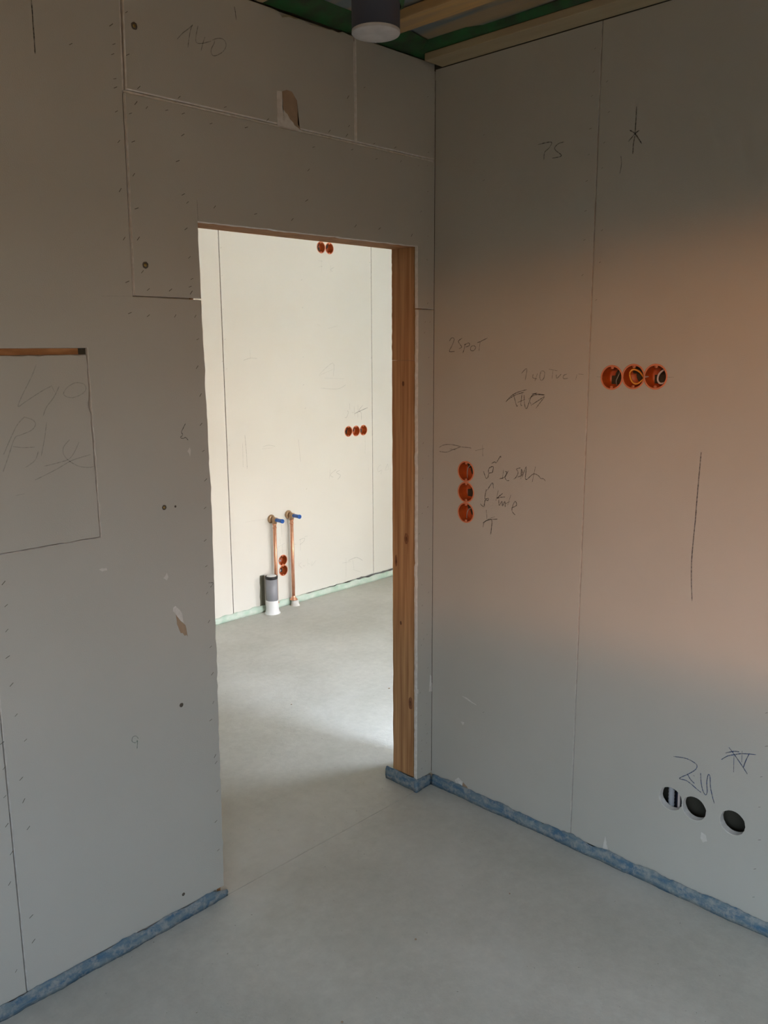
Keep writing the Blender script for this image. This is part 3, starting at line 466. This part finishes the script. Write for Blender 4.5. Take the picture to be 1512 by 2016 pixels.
for (y, z, a, b, m) in [(.0665,1.512,.005,.009,'knot'),(.052,.962,.011,.020,'knot_ring'),(.052,.961,.005,.008,'knot'),(.103,.872,.006,.022,'knot_ring'),(.101,.870,.0035,.008,'knot'),(.031,.340,.011,.024,'knot_ring'),(.031,.338,.0055,.011,'knot'),(.079,.640,.0045,.008,'knot')]:
    knot(y, z, a, b, m, x=-.0843 if m == 'knot_ring' else -.0849)
bm = bmesh.new(); add_lathe(bm, [(.006, 0), (.004, -.0006), (0, -.0008)], (0, 0, 1), (-.24, .05, 1.9675), 14); from_bm('wood_knot', bm, 'knot', trim_2)

# ---------------- right wall ----------------
wall_right = box('wall_right', .10, .125, -3.6, .0125, 0, 2.53, 'dark'); tag(wall_right, 'grey plasterboard wall with orange boxes and three open holes', 'wall', kind='structure')
box('cavity_strip', .0245, .10, -3.6, .0, 0, .04, 'dark', wall_right); box('cavity_strip', .0005, .126, -3.6, .139, 2.5285, 2.60, 'dark', wall_right)
box('cavity_strip', .0125, .10, -.02, .0125, .04, 2.50, 'dark', wall_right)
box('outer_sheet', .126, .136, -3.6, .14, 0, 2.60, 'board_far', wall_right)
SW = [(-.149,1.216),(-.150,1.144),(-.151,1.072)]; SO = [(-.690,1.547),(-.759,1.551),(-.827,1.552)]; HO = [(-.949,.300),(-1.022,.297),(-1.136,.298)]
board('R', [(-.0006,.036),(-.0006,2.528),(-.6115,2.528),(-.6115,.036)], wall_right, holes=[(u, z, .0345) for u, z in SW], cham=.0010, gyp='gyp_dull')
board('R', [(-.614,.036),(-.614,2.528),(-1.862,2.528),(-1.862,.036)], wall_right, holes=[(u, z, .0345) for u, z in SO]+[(u, z, .036) for u, z in HO], cham=.0012, gyp='gyp', hole_jit=.0012, t=.024)
board('R', [(-1.865,.036),(-1.865,2.528),(-3.6,2.528),(-3.6,.036)], wall_right, cham=.0012)

# ---------------- far room ----------------
wall_far = box('wall_far', -4.1, 4.3, YF+.075, YF+.12, 0, TOP, 'outer'); tag(wall_far, 'bright cream plasterboard wall seen through the doorway', 'wall', kind='structure')
KB = [(1.0749,.3006),(1.0767,.2332)]; TB = [(1.6673,1.0815),(1.7384,1.0795),(1.8084,1.0800)]; UB = [(1.4508,2.2525),(1.5216,2.2515)]
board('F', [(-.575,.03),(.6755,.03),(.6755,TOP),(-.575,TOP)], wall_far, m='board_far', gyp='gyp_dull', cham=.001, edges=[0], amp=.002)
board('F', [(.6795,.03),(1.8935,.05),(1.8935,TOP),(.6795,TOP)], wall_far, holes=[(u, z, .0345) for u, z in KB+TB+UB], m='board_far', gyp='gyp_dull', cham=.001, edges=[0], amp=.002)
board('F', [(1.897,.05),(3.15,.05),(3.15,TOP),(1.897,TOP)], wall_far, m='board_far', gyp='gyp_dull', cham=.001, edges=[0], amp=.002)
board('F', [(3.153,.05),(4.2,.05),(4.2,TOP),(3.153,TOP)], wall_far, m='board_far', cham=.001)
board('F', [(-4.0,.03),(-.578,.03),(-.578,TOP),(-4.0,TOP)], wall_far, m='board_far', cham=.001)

# ---------------- outer walls with the window openings ----------------
def wall_with_opening(name, axis, pos, a0, a1, w0, w1, z0, z1, label, t=.25):
    bm = bmesh.new()
    def bx(u0, u1, v0, v1):
        if axis == 'x': add_box(bm, min(pos, pos+t), max(pos, pos+t), u0, u1, v0, v1)
        else: add_box(bm, u0, u1, min(pos, pos+t), max(pos, pos+t), v0, v1)
    bx(a0, w0, 0, TOP); bx(w1, a1, 0, TOP); bx(w0, w1, z1, TOP)
    if z0 > .01: bx(w0, w1, 0, z0)
    return tag(from_bm(name, bm, 'board'), label, 'wall', kind='structure')
wall_with_opening('wall_west', 'x', WIN_A['x'], -3.62, .02, WIN_A['y0'], WIN_A['y1'], WIN_A['z0'], WIN_A['z1'], 'outer wall behind the camera with a window opening', t=-.2)
wall_with_opening('wall_east', 'x', WIN_C['x'], -2.4, YF, WIN_C['y0'], WIN_C['y1'], WIN_C['z0'], WIN_C['z1'], 'outer wall of the far room with a window opening', t=.2)
wall_with_opening('wall_south', 'y', WIN_B['y'], .137, 2.9, WIN_B['x0'], WIN_B['x1'], WIN_B['z0'], WIN_B['z1'], 'outer wall of the far room with a terrace opening', t=-.2)
tag(box('wall_back', -3.2, .126, -3.75, -3.60, 0, TOP, 'board'), 'plain plasterboard wall behind the camera', 'wall', kind='structure')
tag(box('wall_side', -4.1, -4.0, .145, YF, 0, TOP, 'board_far'), 'plain far end wall of the second room', 'wall', kind='structure')

# ---------------- ceiling ----------------
K = FILL_OPENING; bm = bmesh.new()
for q in ((-4.3, K['x0'], -3.9, 2.6), (K['x1'], 4.5, -3.9, 2.6), (K['x0'], K['x1'], -3.9, K['y0']), (K['x0'], K['x1'], K['y1'], 2.6)): add_box(bm, *q, TOP+.02, TOP+.08)
ceiling = tag(from_bm('ceiling', bm, 'outer'), 'unfinished ceiling of membrane, rough rafters and green tape', 'ceiling', kind='structure')
def sheet(name, x0, x1, y0, y1, z, amp, m, parent, nx=40, ny=40, fx=3, fy=1.2, seed=0, label=None, kind=None):
    bm = bmesh.new(); G = [[bm.verts.new((x0+(x1-x0)*i/nx, y0+(y1-y0)*j/ny, z+amp*noise.fractal(Vector(((x0+(x1-x0)*i/nx)*fx, (y0+(y1-y0)*j/ny)*fy, seed)), 1, 2, 4))) for j in range(ny+1)] for i in range(nx+1)]
    for i in range(nx):
        for j in range(ny): bm.faces.new((G[i][j], G[i+1][j], G[i+1][j+1], G[i][j+1]))
    o = from_bm(name, bm, m, parent, smooth=True)
    return tag(o, label, kind=kind)
sheet('membrane', -3.1, -.085, -2.48, .0, 2.578, .012, 'film', ceiling, 120, 60, fx=9, fy=2.0, label='blue-grey vapour membrane sagging between the rafters')
for q in ((-3.1, K['x0']-.02, -3.6, -2.48), (K['x1']+.02, -.085, -3.6, -2.48), (K['x0']-.02, K['x1']+.02, -3.6, K['y0']-.02)): sheet('membrane', *q, 2.578, .012, 'film', ceiling, 20, 12, fx=9, fy=2.0)
box('far_lining', -4.1, 4.3, .14, YF, 2.585, 2.60, 'board_far', ceiling); box('far_lining', .137, 2.8, -2.5, .14, 2.585, 2.60, 'board_far', ceiling)
# rafters running away from the doorway wall
for x0, x1, z0, y1 in ((-.36,-.275,2.548,-.012), (-.84,-.715,2.543,-.004), (-1.38,-1.29,2.552,-.01), (-1.92,-1.83,2.552,-.01), (-2.5,-2.41,2.552,-.01), (-3.1,-3.01,2.552,-.01)):
    box('rafter', x0, x1, -2.46 if -1.9 < x0 < -1.2 else -3.58, y1, z0, 2.575, 'rafter' if x0 > -.5 else 'batten', ceiling, bev=.004)
bt = box('edge_batten', -.088, -.001, -3.58, -.030, 2.529, 2.552, 'batten', ceiling, bev=.003); bt['label'] = 'pale batten along the top of the right wall'
def tape(x0, x1, seed):
    bm = bmesh.new(); n = int((x1-x0)/.02); L = []
    for i in range(n+1):
        x = x0+(x1-x0)*i/n; w = .075+.022*noise.noise(Vector((x*7, seed, 0))); s = .008*noise.noise(Vector((x*21, seed, 3)))
        L.append([bm.verts.new((x, .006, 2.549+s*.3)), bm.verts.new((x, -.02, 2.556+s)), bm.verts.new((x, -w*.6, 2.560-s)), bm.verts.new((x, -w, 2.574))])
    for i in range(n):
        for k in range(3): bm.faces.new((L[i][k], L[i+1][k], L[i+1][k+1], L[i][k+1]))
    return tag(from_bm('sealing_tape', bm, 'tape', ceiling, smooth=True), 'crumpled dark green sealing tape')
tape(-.705, -.365, 1); tape(-.27, -.03, 5); tape(-3.9, -.85, 9)
# second tape strip in the corner beside the batten
bm = bmesh.new(); L = []
for i in range(60):
    y = -.02-i*.05; w = .016+.012*noise.noise(Vector((y*5, 2, 0)))
    if i > 4: w *= .12
    L.append([bm.verts.new((-.086, y, 2.553)), bm.verts.new((-.09-w, y, 2.558)), bm.verts.new((-.095-w*1.4, y, 2.575))])
for i in range(59):
    for k in range(2): bm.faces.new((L[i][k], L[i+1][k], L[i+1][k+1], L[i][k+1]))
tag(from_bm('sealing_tape', bm, 'tape', ceiling, smooth=True), 'thin green tape edge along the batten')

# ---------------- writing, torn card, staples, screws ----------------
WALLS = {'L': wall_left, 'R': wall_right, 'F': wall_far}
for (lab, wl, m, wd, st) in WRITING:
    ribbon(wl, st, wd*(1.25 if wl == 'R' and m != 'marker' else .85 if m == 'marker' else 1), m, WALLS[wl], lab)
for (wl, m, P) in TORN:
    nm = {'gyp': 'bare_gypsum_patch', 'brown': 'torn_brown_card', 'gyp2': 'plaster_smear'}[m]
    plate(wl, P, m, WALLS[wl], nm, {'gyp': 'white gypsum where the card is torn off', 'brown': 'brown inner layer of torn card', 'gyp2': 'pale plaster smear'}[m], h=.0003 if m != 'gyp' else .0005)
bm = bmesh.new()
prof = [(-.0052,-.0024),(-.004,-.0034),(.0056,.0016),(.0050,.0030)]
a = [bm.verts.new((p[0], -.0004, p[1])) for p in prof]; b = [bm.verts.new((p[0]*.7, -.0001, p[1]*.7)) for p in prof]
for i in range(4): bm.faces.new((a[i], a[i-1], b[i-1], b[i]))
bm.faces.new(a); me = bpy.data.meshes.new('staple_slot'); bmesh.ops.recalc_face_normals(bm, faces=bm.faces); bm.to_mesh(me); bm.free()
M['slot'] = mat('staple_slot_dark', (.10,.085,.065), .8); M['slot_far'] = mat('staple_slot_pale', (.36,.34,.30), .8)
me.materials.append(M['slot']); me_far = me.copy(); me_far.materials.clear(); me_far.materials.append(M['slot_far'])
for wl, P in STAPLES.items():
    for (u, z) in P:
        o = link('staple', me if wl != 'F' else me_far, WALLS[wl]); s = random.uniform(.75, 1.1)
        if wl == 'R': o.location = (0, u, z); o.rotation_euler = (0, random.uniform(-.2, .2), -math.pi/2); s *= .7
        else: o.location = (u, YF-.0003 if wl == 'F' else 0, z); o.rotation_euler = (0, random.uniform(-.5, .15), 0)
        if u > -.09 and wl == 'L': s *= .6
        o.scale = (s, 1, s)
def screw(u, z, r=.0075, head=True):
    bm = bmesh.new(); add_lathe(bm, [(r*1.15, -.0007), (r, -.0003), (r*.75, -.0008), (0, -.0003)], (0, 1, 0), (u, 0, z), 16, 0, .06)
    if head: add_lathe(bm, [(r*.55, -.0008), (r*.5, -.0018), (r*.22, -.0018), (0, -.0009)], (0, 1, 0), (u, 0, z), 14, 1)
    return tag(from_bm('screw', bm, ['slot', 'screwm'], wall_left), 'brassy screw head in a dark countersunk hole' if head else 'small dark screw hole')
screw(-1.1024, 2.3962); screw(-1.1084, 1.8435); screw(-1.0927, 1.2225, .006); screw(-1.0586, 1.2205, .0028, False); screw(-1.0723, .6561, .0055, False); screw(-1.099, .0785, .0045, False)

# ---------------- flush boxes ----------------
def flush_box(wall, u, z, label, group, wire=None, seedr=0):
    F = FR[wall]; root = bpy.data.objects.new('flush_box', None); COL.objects.link(root); root.location = F(u, z, 0)
    tag(root, label, 'junction box', group)
    ax = {'L': (0, 1, 0), 'R': (1, 0, 0), 'F': (0, 1, 0)}[wall]
    def W(a, b, d): return F(a, b, d) - F(0, 0, 0)
    bm = bmesh.new(); add_lathe(bm, [(.0335, -.0004), (.0335, .004), (.0325, .040), (.029, .045), (0, .045)], ax, (0, 0, 0), 32)
    # knocked-out cable entries in the base, enlarged on the right wall as painted shade
    cup = from_bm('cup', bm, 'orange', root)
    bm = bmesh.new(); add_lathe(bm, [(.0315, -.0002), (.0322, -.0016), (.0352, -.0014), (.0364, -.0002)], ax, (0, 0, 0), 32); from_bm('rim', bm, 'rim', root)
    for s in (-1, 1):
        bm = bmesh.new(); add_lathe(bm, [(.0012, -.0006), (.0042, -.0006), (.0046, .006), (0, .006)], ax, W(0, s*.0285, 0), 12); from_bm('screw_lug', bm, 'rim', root)
    bm = bmesh.new(); add_box(bm, *sum(([min(a, b), max(a, b)] for a, b in zip(W(-.012, .008 if seedr % 2 else -.02, .036), W(.020, .026 if seedr % 2 else .004, .0445))), [])); from_bm('cable_entry_and_shade', bm, 'dark', root)
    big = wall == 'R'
    bm = bmesh.new(); add_lathe(bm, [(.021 if big else .0165, .0400), (.021 if big else .0165, .0412), (0, .0412)], ax, W(-.010 if big else -.006, .003, 0), 16, 0, .06); from_bm('cable_entry_and_shade', bm, 'dark', root)
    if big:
        bm = bmesh.new(); q = []                                     # dark faces painting the shade on the box's inner side
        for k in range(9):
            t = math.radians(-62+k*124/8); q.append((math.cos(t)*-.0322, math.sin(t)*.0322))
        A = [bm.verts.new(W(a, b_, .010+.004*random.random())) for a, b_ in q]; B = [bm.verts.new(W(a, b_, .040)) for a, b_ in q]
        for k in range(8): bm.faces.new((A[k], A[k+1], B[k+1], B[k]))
        from_bm('side_shade', bm, 'dark', root)
    if wire:
        m, pts, r = wire; bm = bmesh.new(); add_tube(bm, [W(a, b, d) for a, b, d in pts], r, 8); from_bm('cable_end', bm, m, root, smooth=True)
    return root
def loop(pts, n=8):
    P = [Vector(p) for p in pts]; Q = []
    for i in range(len(P)-1):
        p0, p1, p2, p3 = P[max(i-1, 0)], P[i], P[i+1], P[min(i+2, len(P)-1)]
        for k in range(n):
            t = k/n; Q.append(.5*((2*p1)+(p2-p0)*t+(2*p0-5*p1+4*p2-p3)*t*t+(3*p1-p0-3*p2+p3)*t**3))
    Q.append(P[-1]); return Q
# on the right wall the image's left-to-right direction is towards smaller y, so u is mirrored
g1 = 'horizontal row of three orange boxes on the right wall'
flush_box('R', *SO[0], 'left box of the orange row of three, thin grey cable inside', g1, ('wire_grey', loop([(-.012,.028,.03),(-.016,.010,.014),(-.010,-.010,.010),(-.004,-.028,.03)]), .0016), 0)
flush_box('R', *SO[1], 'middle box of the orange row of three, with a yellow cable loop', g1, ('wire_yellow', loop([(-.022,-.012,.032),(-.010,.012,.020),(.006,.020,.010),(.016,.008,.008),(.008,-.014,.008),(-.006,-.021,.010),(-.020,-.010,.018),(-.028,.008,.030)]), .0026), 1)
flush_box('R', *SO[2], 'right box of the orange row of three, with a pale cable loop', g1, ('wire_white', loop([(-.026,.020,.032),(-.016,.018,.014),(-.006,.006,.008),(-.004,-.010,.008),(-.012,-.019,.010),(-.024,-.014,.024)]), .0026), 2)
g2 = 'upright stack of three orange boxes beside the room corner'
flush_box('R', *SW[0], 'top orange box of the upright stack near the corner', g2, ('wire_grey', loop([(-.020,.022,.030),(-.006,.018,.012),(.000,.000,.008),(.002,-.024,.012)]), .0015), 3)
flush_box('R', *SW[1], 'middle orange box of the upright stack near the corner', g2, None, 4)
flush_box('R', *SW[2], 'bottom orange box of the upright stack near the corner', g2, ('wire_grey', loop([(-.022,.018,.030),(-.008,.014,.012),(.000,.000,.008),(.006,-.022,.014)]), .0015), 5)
g3 = 'pair of orange boxes high on the far wall'
flush_box('F', *UB[0], 'left of the two orange boxes just under the lintel', g3, ('rubber', loop([(-.020,.02,.03),(-.008,.016,.015),(-.010,-.004,.03)]), .003), 6)
flush_box('F', *UB[1], 'right of the two orange boxes just under the lintel', g3, ('rubber', loop([(-.018,.02,.03),(-.006,.014,.015),(.002,.0,.03)]), .002), 7)
g4 = 'row of three orange boxes on the far wall'
flush_box('F', *TB[0], 'left box of the small orange row on the far wall', g4, ('rubber', loop([(-.015,.022,.03),(.002,.016,.015),(.004,-.006,.03)]), .003), 8)
flush_box('F', *TB[1], 'middle box of the small orange row on the far wall', g4, ('rubber', loop([(-.015,.018,.03),(-.004,.008,.018),(-.010,-.012,.03)]), .003), 9)
flush_box('F', *TB[2], 'right box of the small orange row on the far wall', g4, ('rubber', loop([(-.012,.012,.03),(-.004,.004,.02),(.004,.010,.03)]), .002), 10)
g5 = 'pair of orange boxes between the copper pipes'
flush_box('F', *KB[0], 'upper orange box between the two copper pipes', g5, ('conduit', loop([(-.020,-.014,.040),(-.022,-.006,.020),(-.014,.000,.014),(-.010,-.012,.026)]), .005), 11)
flush_box('F', *KB[1], 'lower orange box between the two copper pipes', g5, ('conduit', loop([(-.020,-.014,.040),(-.022,-.006,.020),(-.014,.002,.014),(-.008,-.010,.026)]), .005), 12)
# conduits visible through the left open hole
for (u, x, r, m, lab) in ((-.935,.040,.010,'conduit','grey corrugated conduit behind the left open hole'),(-.962,.034,.0045,'wire_white','thin pale cable behind the left open hole')):
    bm = bmesh.new(); n = 90
    pts = [(x, u-.002*math.sin(i/12), .045+i*.5/n) for i in range(n+1)]
    add_tube(bm, pts, [r*(1.0 if (i % 2) else .84) for i in range(n+1)] if m == 'conduit' else r, 12)
    tag(from_bm('cable_conduit' if m == 'conduit' else 'cable', bm, m), lab, 'conduit' if m == 'conduit' else 'cable')
bm = bmesh.new(); add_tube(bm, [(.062, -.948, .045), (.062, -.950, .55)], .011, 12)
tag(from_bm('cable_conduit', bm, 'conduit_dark'), 'dark conduit beside the grey one in the open hole', 'conduit')

# ---------------- vent pipe ----------------
vp = bpy.data.objects.new('vent_pipe', None); COL.objects.link(vp); vp.location = (-.780, -.494, 2.339); tag(vp, 'short dark grey pipe hanging from the ceiling, end covered in white', 'pipe')
bm = bmesh.new(); add_lathe(bm, [(.0535, .006), (.055, .0), (.055, .26), (.052, .26)], (0, 0, 1), (0, 0, 0), 48); from_bm('pipe_tube', bm, 'pvc', vp)
bm = bmesh.new(); add_lathe(bm, [(.0552, .006), (.0554, .001), (.054, -.0015), (.03, -.0022), (0, -.001)], (0, 0, 1), (0, 0, 0), 48); from_bm('end_cover', bm, 'cap', vp)
bm = bmesh.new(); add_lathe(bm, [(.0575, .175), (.064, .180), (.088, .205), (.12, .232), (.17, .238)], (0, 0, 1), (0, 0, 0), 36)
for v in bm.verts:
    side = max(0, (v.co.x*.70 - v.co.y*.71)/max(.01, math.hypot(v.co.x, v.co.y)))          # the collar hangs lower on one side
    if v.co.z < .2: v.co.z -= .125*side
    v.co += Vector((0, 0, .014*noise.noise(v.co*30)))
from_bm('sealing_collar', bm, 'tape', vp, smooth=True)

# ---------------- copper pipes ----------------
def copper(u, zt_, label, rosette):
    root = bpy.data.objects.new('copper_pipe', None); COL.objects.link(root); root.location = (u, 2.155, .0)
    tag(root, label, 'pipe', 'pair of copper pipes with blue plugs on the far wall')
    bm = bmesh.new(); add_tube(bm, [(0, 0, .047), (0, 0, zt_-.016)], .0105, 18); from_bm('riser', bm, 'copper', root)
    bm = bmesh.new()
    for dz in (.030, .052): add_lathe(bm, [(.0106, -.004), (.0132, -.003), (.0132, .003), (.0106, .004)], (0, 0, 1), (0, 0, zt_-dz), 18)
    from_bm('press_ring', bm, 'copper', root)
    bm = bmesh.new(); add_tube(bm, [(0, 0, zt_-.024), (0, 0, zt_+.008)], .0155, 18); add_tube(bm, [(0, .020, zt_), (0, -.020, zt_)], .0155, 18); add_lathe(bm, [(0, .034), (.027, .034), (.027, .027), (.016, .022)], (0, 1, 0), (0, 0, zt_), 20)
    from_bm('wall_elbow', bm, 'brass', root)
    bm = bmesh.new(); add_lathe(bm, [(.0118, .018), (.0118, .070), (.0135, .071), (.0135, .082), (.010, .0825), (.0095, .055), (0, .055)], (0, -1, 0), (0, 0, zt_), 10); from_bm('blue_plug', bm, 'bluecap', root)['label'] = 'blue plastic test plug'
    if rosette:
        bm = bmesh.new(); add_lathe(bm, [(.0108, .026), (.014, .014), (.024, .004), (.026, 0), (0, 0)], (0, 0, 1), (0, 0, .036), 20); from_bm('floor_rosette', bm, 'copper', root)
    else:
        bm = bmesh.new(); add_lathe(bm, [(.0108, .004), (.017, .003), (.017, 0), (0, 0)], (0, 0, 1), (0, 0, .045), 16); from_bm('floor_rosette', bm, 'copper', root)
copper(.988, .5835, 'left of the two copper pipes, with a blue plug', False)
copper(1.1265, .592, 'right of the two copper pipes, flared foot and blue plug', True)
# ---------------- drain pipe ----------------
dp = bpy.data.objects.new('drain_pipe', None); COL.objects.link(dp); dp.location = (.925, 2.122, 0); tag(dp, 'short grey drain pipe standing at the foot of the far wall', 'pipe')
bm = bmesh.new(); add_lathe(bm, [(.0345, .222), (.0375, .222), (.0375, .055), (.0345, .055)], (0, 0, 1), (0, 0, 0), 32); from_bm('pipe_tube', bm, 'pvc_mid', dp)
bm = bmesh.new(); add_lathe(bm, [(.033, .222), (.0385, .222), (.0395, .228), (.0395, .236), (.037, .240), (.032, .240)], (0, 0, 1), (0, 0, 0), 32); from_bm('seal_ring', bm, 'rubber', dp)
bm = bmesh.new(); add_lathe(bm, [(.033, .238), (.028, .243), (0, .243)], (0, 0, 1), (0, 0, 0), 32); from_bm('end_cap', bm, 'white', dp)
bm = bmesh.new(); add_lathe(bm, [(.0378, .085), (.0392, .082), (.0395, .030), (.044, .008), (.050, 0)], (0, 0, 1), (0, 0, 0), 30, 0, .03); from_bm('white_sleeve', bm, 'white', dp)
# dark face on the board: the drain pipe's shadow, painted in
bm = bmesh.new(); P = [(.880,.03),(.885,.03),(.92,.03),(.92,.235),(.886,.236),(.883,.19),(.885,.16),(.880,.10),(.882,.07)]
vs_ = [bm.verts.new((p[0]-.0, YF-.0008, p[1])) for p in P]; bm.faces.new(vs_); M['cut'] = mat('pipe_shadow_dark', (.17,.165,.12), .9); from_bm('pipe_shadow', bm, 'cut', wall_far)

# ---------------- foam edge strips along the floor ----------------
def strip(name, p0, p1, nrm, h, th, m, label, cat='edge strip', amp=.003, seed=0, step=.012, kind=None, lumps=(), ends=False):
    p0, p1, nrm = Vector(p0), Vector(p1), Vector(nrm); L = (p1-p0).length; n = max(4, int(L/step)); bm = bmesh.new(); R = []
    for i in range(n+1):
        s = L*i/n; p = p0+(p1-p0)*i/n
        nz_ = lambda k, f: noise.noise(Vector((s*f, k*5.1, seed)))
        hh = h+amp*2.2*nz_(1, 14)+amp*1.2*nz_(2, 70); tt = th+amp*1.3*nz_(3, 10)+amp*.8*nz_(6, 60)
        if ends and s > L-.07: k_ = (L-s)/.07; hh *= .55+.45*k_; tt *= .75+.25*k_
        for (c, w, add) in lumps: tt += add*math.exp(-((s-c)/w)**2)
        q = [(0, 0), (tt*.95, 0), (tt+amp*nz_(4, 40), hh*.35), (tt*.85+amp*1.5*nz_(5, 50), hh*.72), (tt*.55, hh), (.0002, hh*1.0+amp*.6*nz_(7, 60))]
        R.append([bm.verts.new(p + nrm*a + Vector((0, 0, b))) for a, b in q])
    for i in range(n):
        for k in range(5): bm.faces.new((R[i][k], R[i][k+1], R[i+1][k+1], R[i+1][k]))
    bm.faces.new(R[0]); bm.faces.new(R[-1])
    o = from_bm(name, bm, m, None, smooth=True); return tag(o, label, cat, kind=kind)
strip('edge_foam_strip', (-3.9, 0, 0), (-.948, 0, 0), (0, -1, 0), .037, .010, 'foam', 'blue foam strip along the foot of the doorway wall, left', seed=1, ends=True, amp=.0042)
strip('edge_foam_strip', (-.001, -.012, 0), (-.001, -3.58, 0), (-1, 0, 0), .041, .011, 'foam', 'long blue foam strip along the foot of the right wall', seed=2, amp=.0040)
strip('edge_foam_strip', (-.0865, .150, 0), (-.0865, -.010, 0), (-1, 0, 0), .047, .009, 'foam', 'short blue foam strip wrapped round the foot of the door post', seed=3, amp=.003)
strip('edge_foam_strip', (-.100, 0, 0), (-.010, 0, 0), (0, -1, 0), .040, .012, 'foam', 'tiny crumpled blue foam strip in the room corner', seed=4, amp=.004)
strip('edge_foam_strip', (-3.9, YF, 0), (4.1, YF, 0), (0, -1, 0), .040, .013, 'mint', 'pale mint foam strip along the foot of the far wall', seed=5, amp=.0045, step=.02)
# white mortar collar below the right copper pipe
bm = bmesh.new(); add_lathe(bm, [(.012, .0355), (.022, .031), (.025, .012), (.029, .0)], (0, 0, 1), (1.128, 2.142, 0), 20, 0, .08)
tag(from_bm('mortar_collar', bm, 'gyp2'), 'pale mortar lump under the right copper pipe', 'mortar')
# small grit on the screed
for (x, y, r, lab) in [(-1.55,-.75,.004,'brown crumb on the floor nearest the bottom of the photo'),(-1.05,-.62,.0035,'brown crumb on the floor in front of the doorway'),(-.70,-.55,.004,'brown crumb in the middle of the near floor'),(-.90,.25,.004,'brown crumb on the floor just inside the doorway, left'),(.55,.75,.006,'larger brown crumb on the far room floor'),(.10,.95,.004,'small brown crumb on the far room floor near the light edge'),(-.35,-.62,.0035,'brown crumb on the floor closest to the right wall')]:
    bm = bmesh.new(); bmesh.ops.create_icosphere(bm, subdivisions=1, radius=r)
    for v in bm.verts: v.co *= random.uniform(.7, 1.15); v.co.z *= .5
    tag(from_bm('crumb', bm, 'brown', loc=(x, y, r*.3)), lab, 'crumb', 'crumbs scattered on the floor')
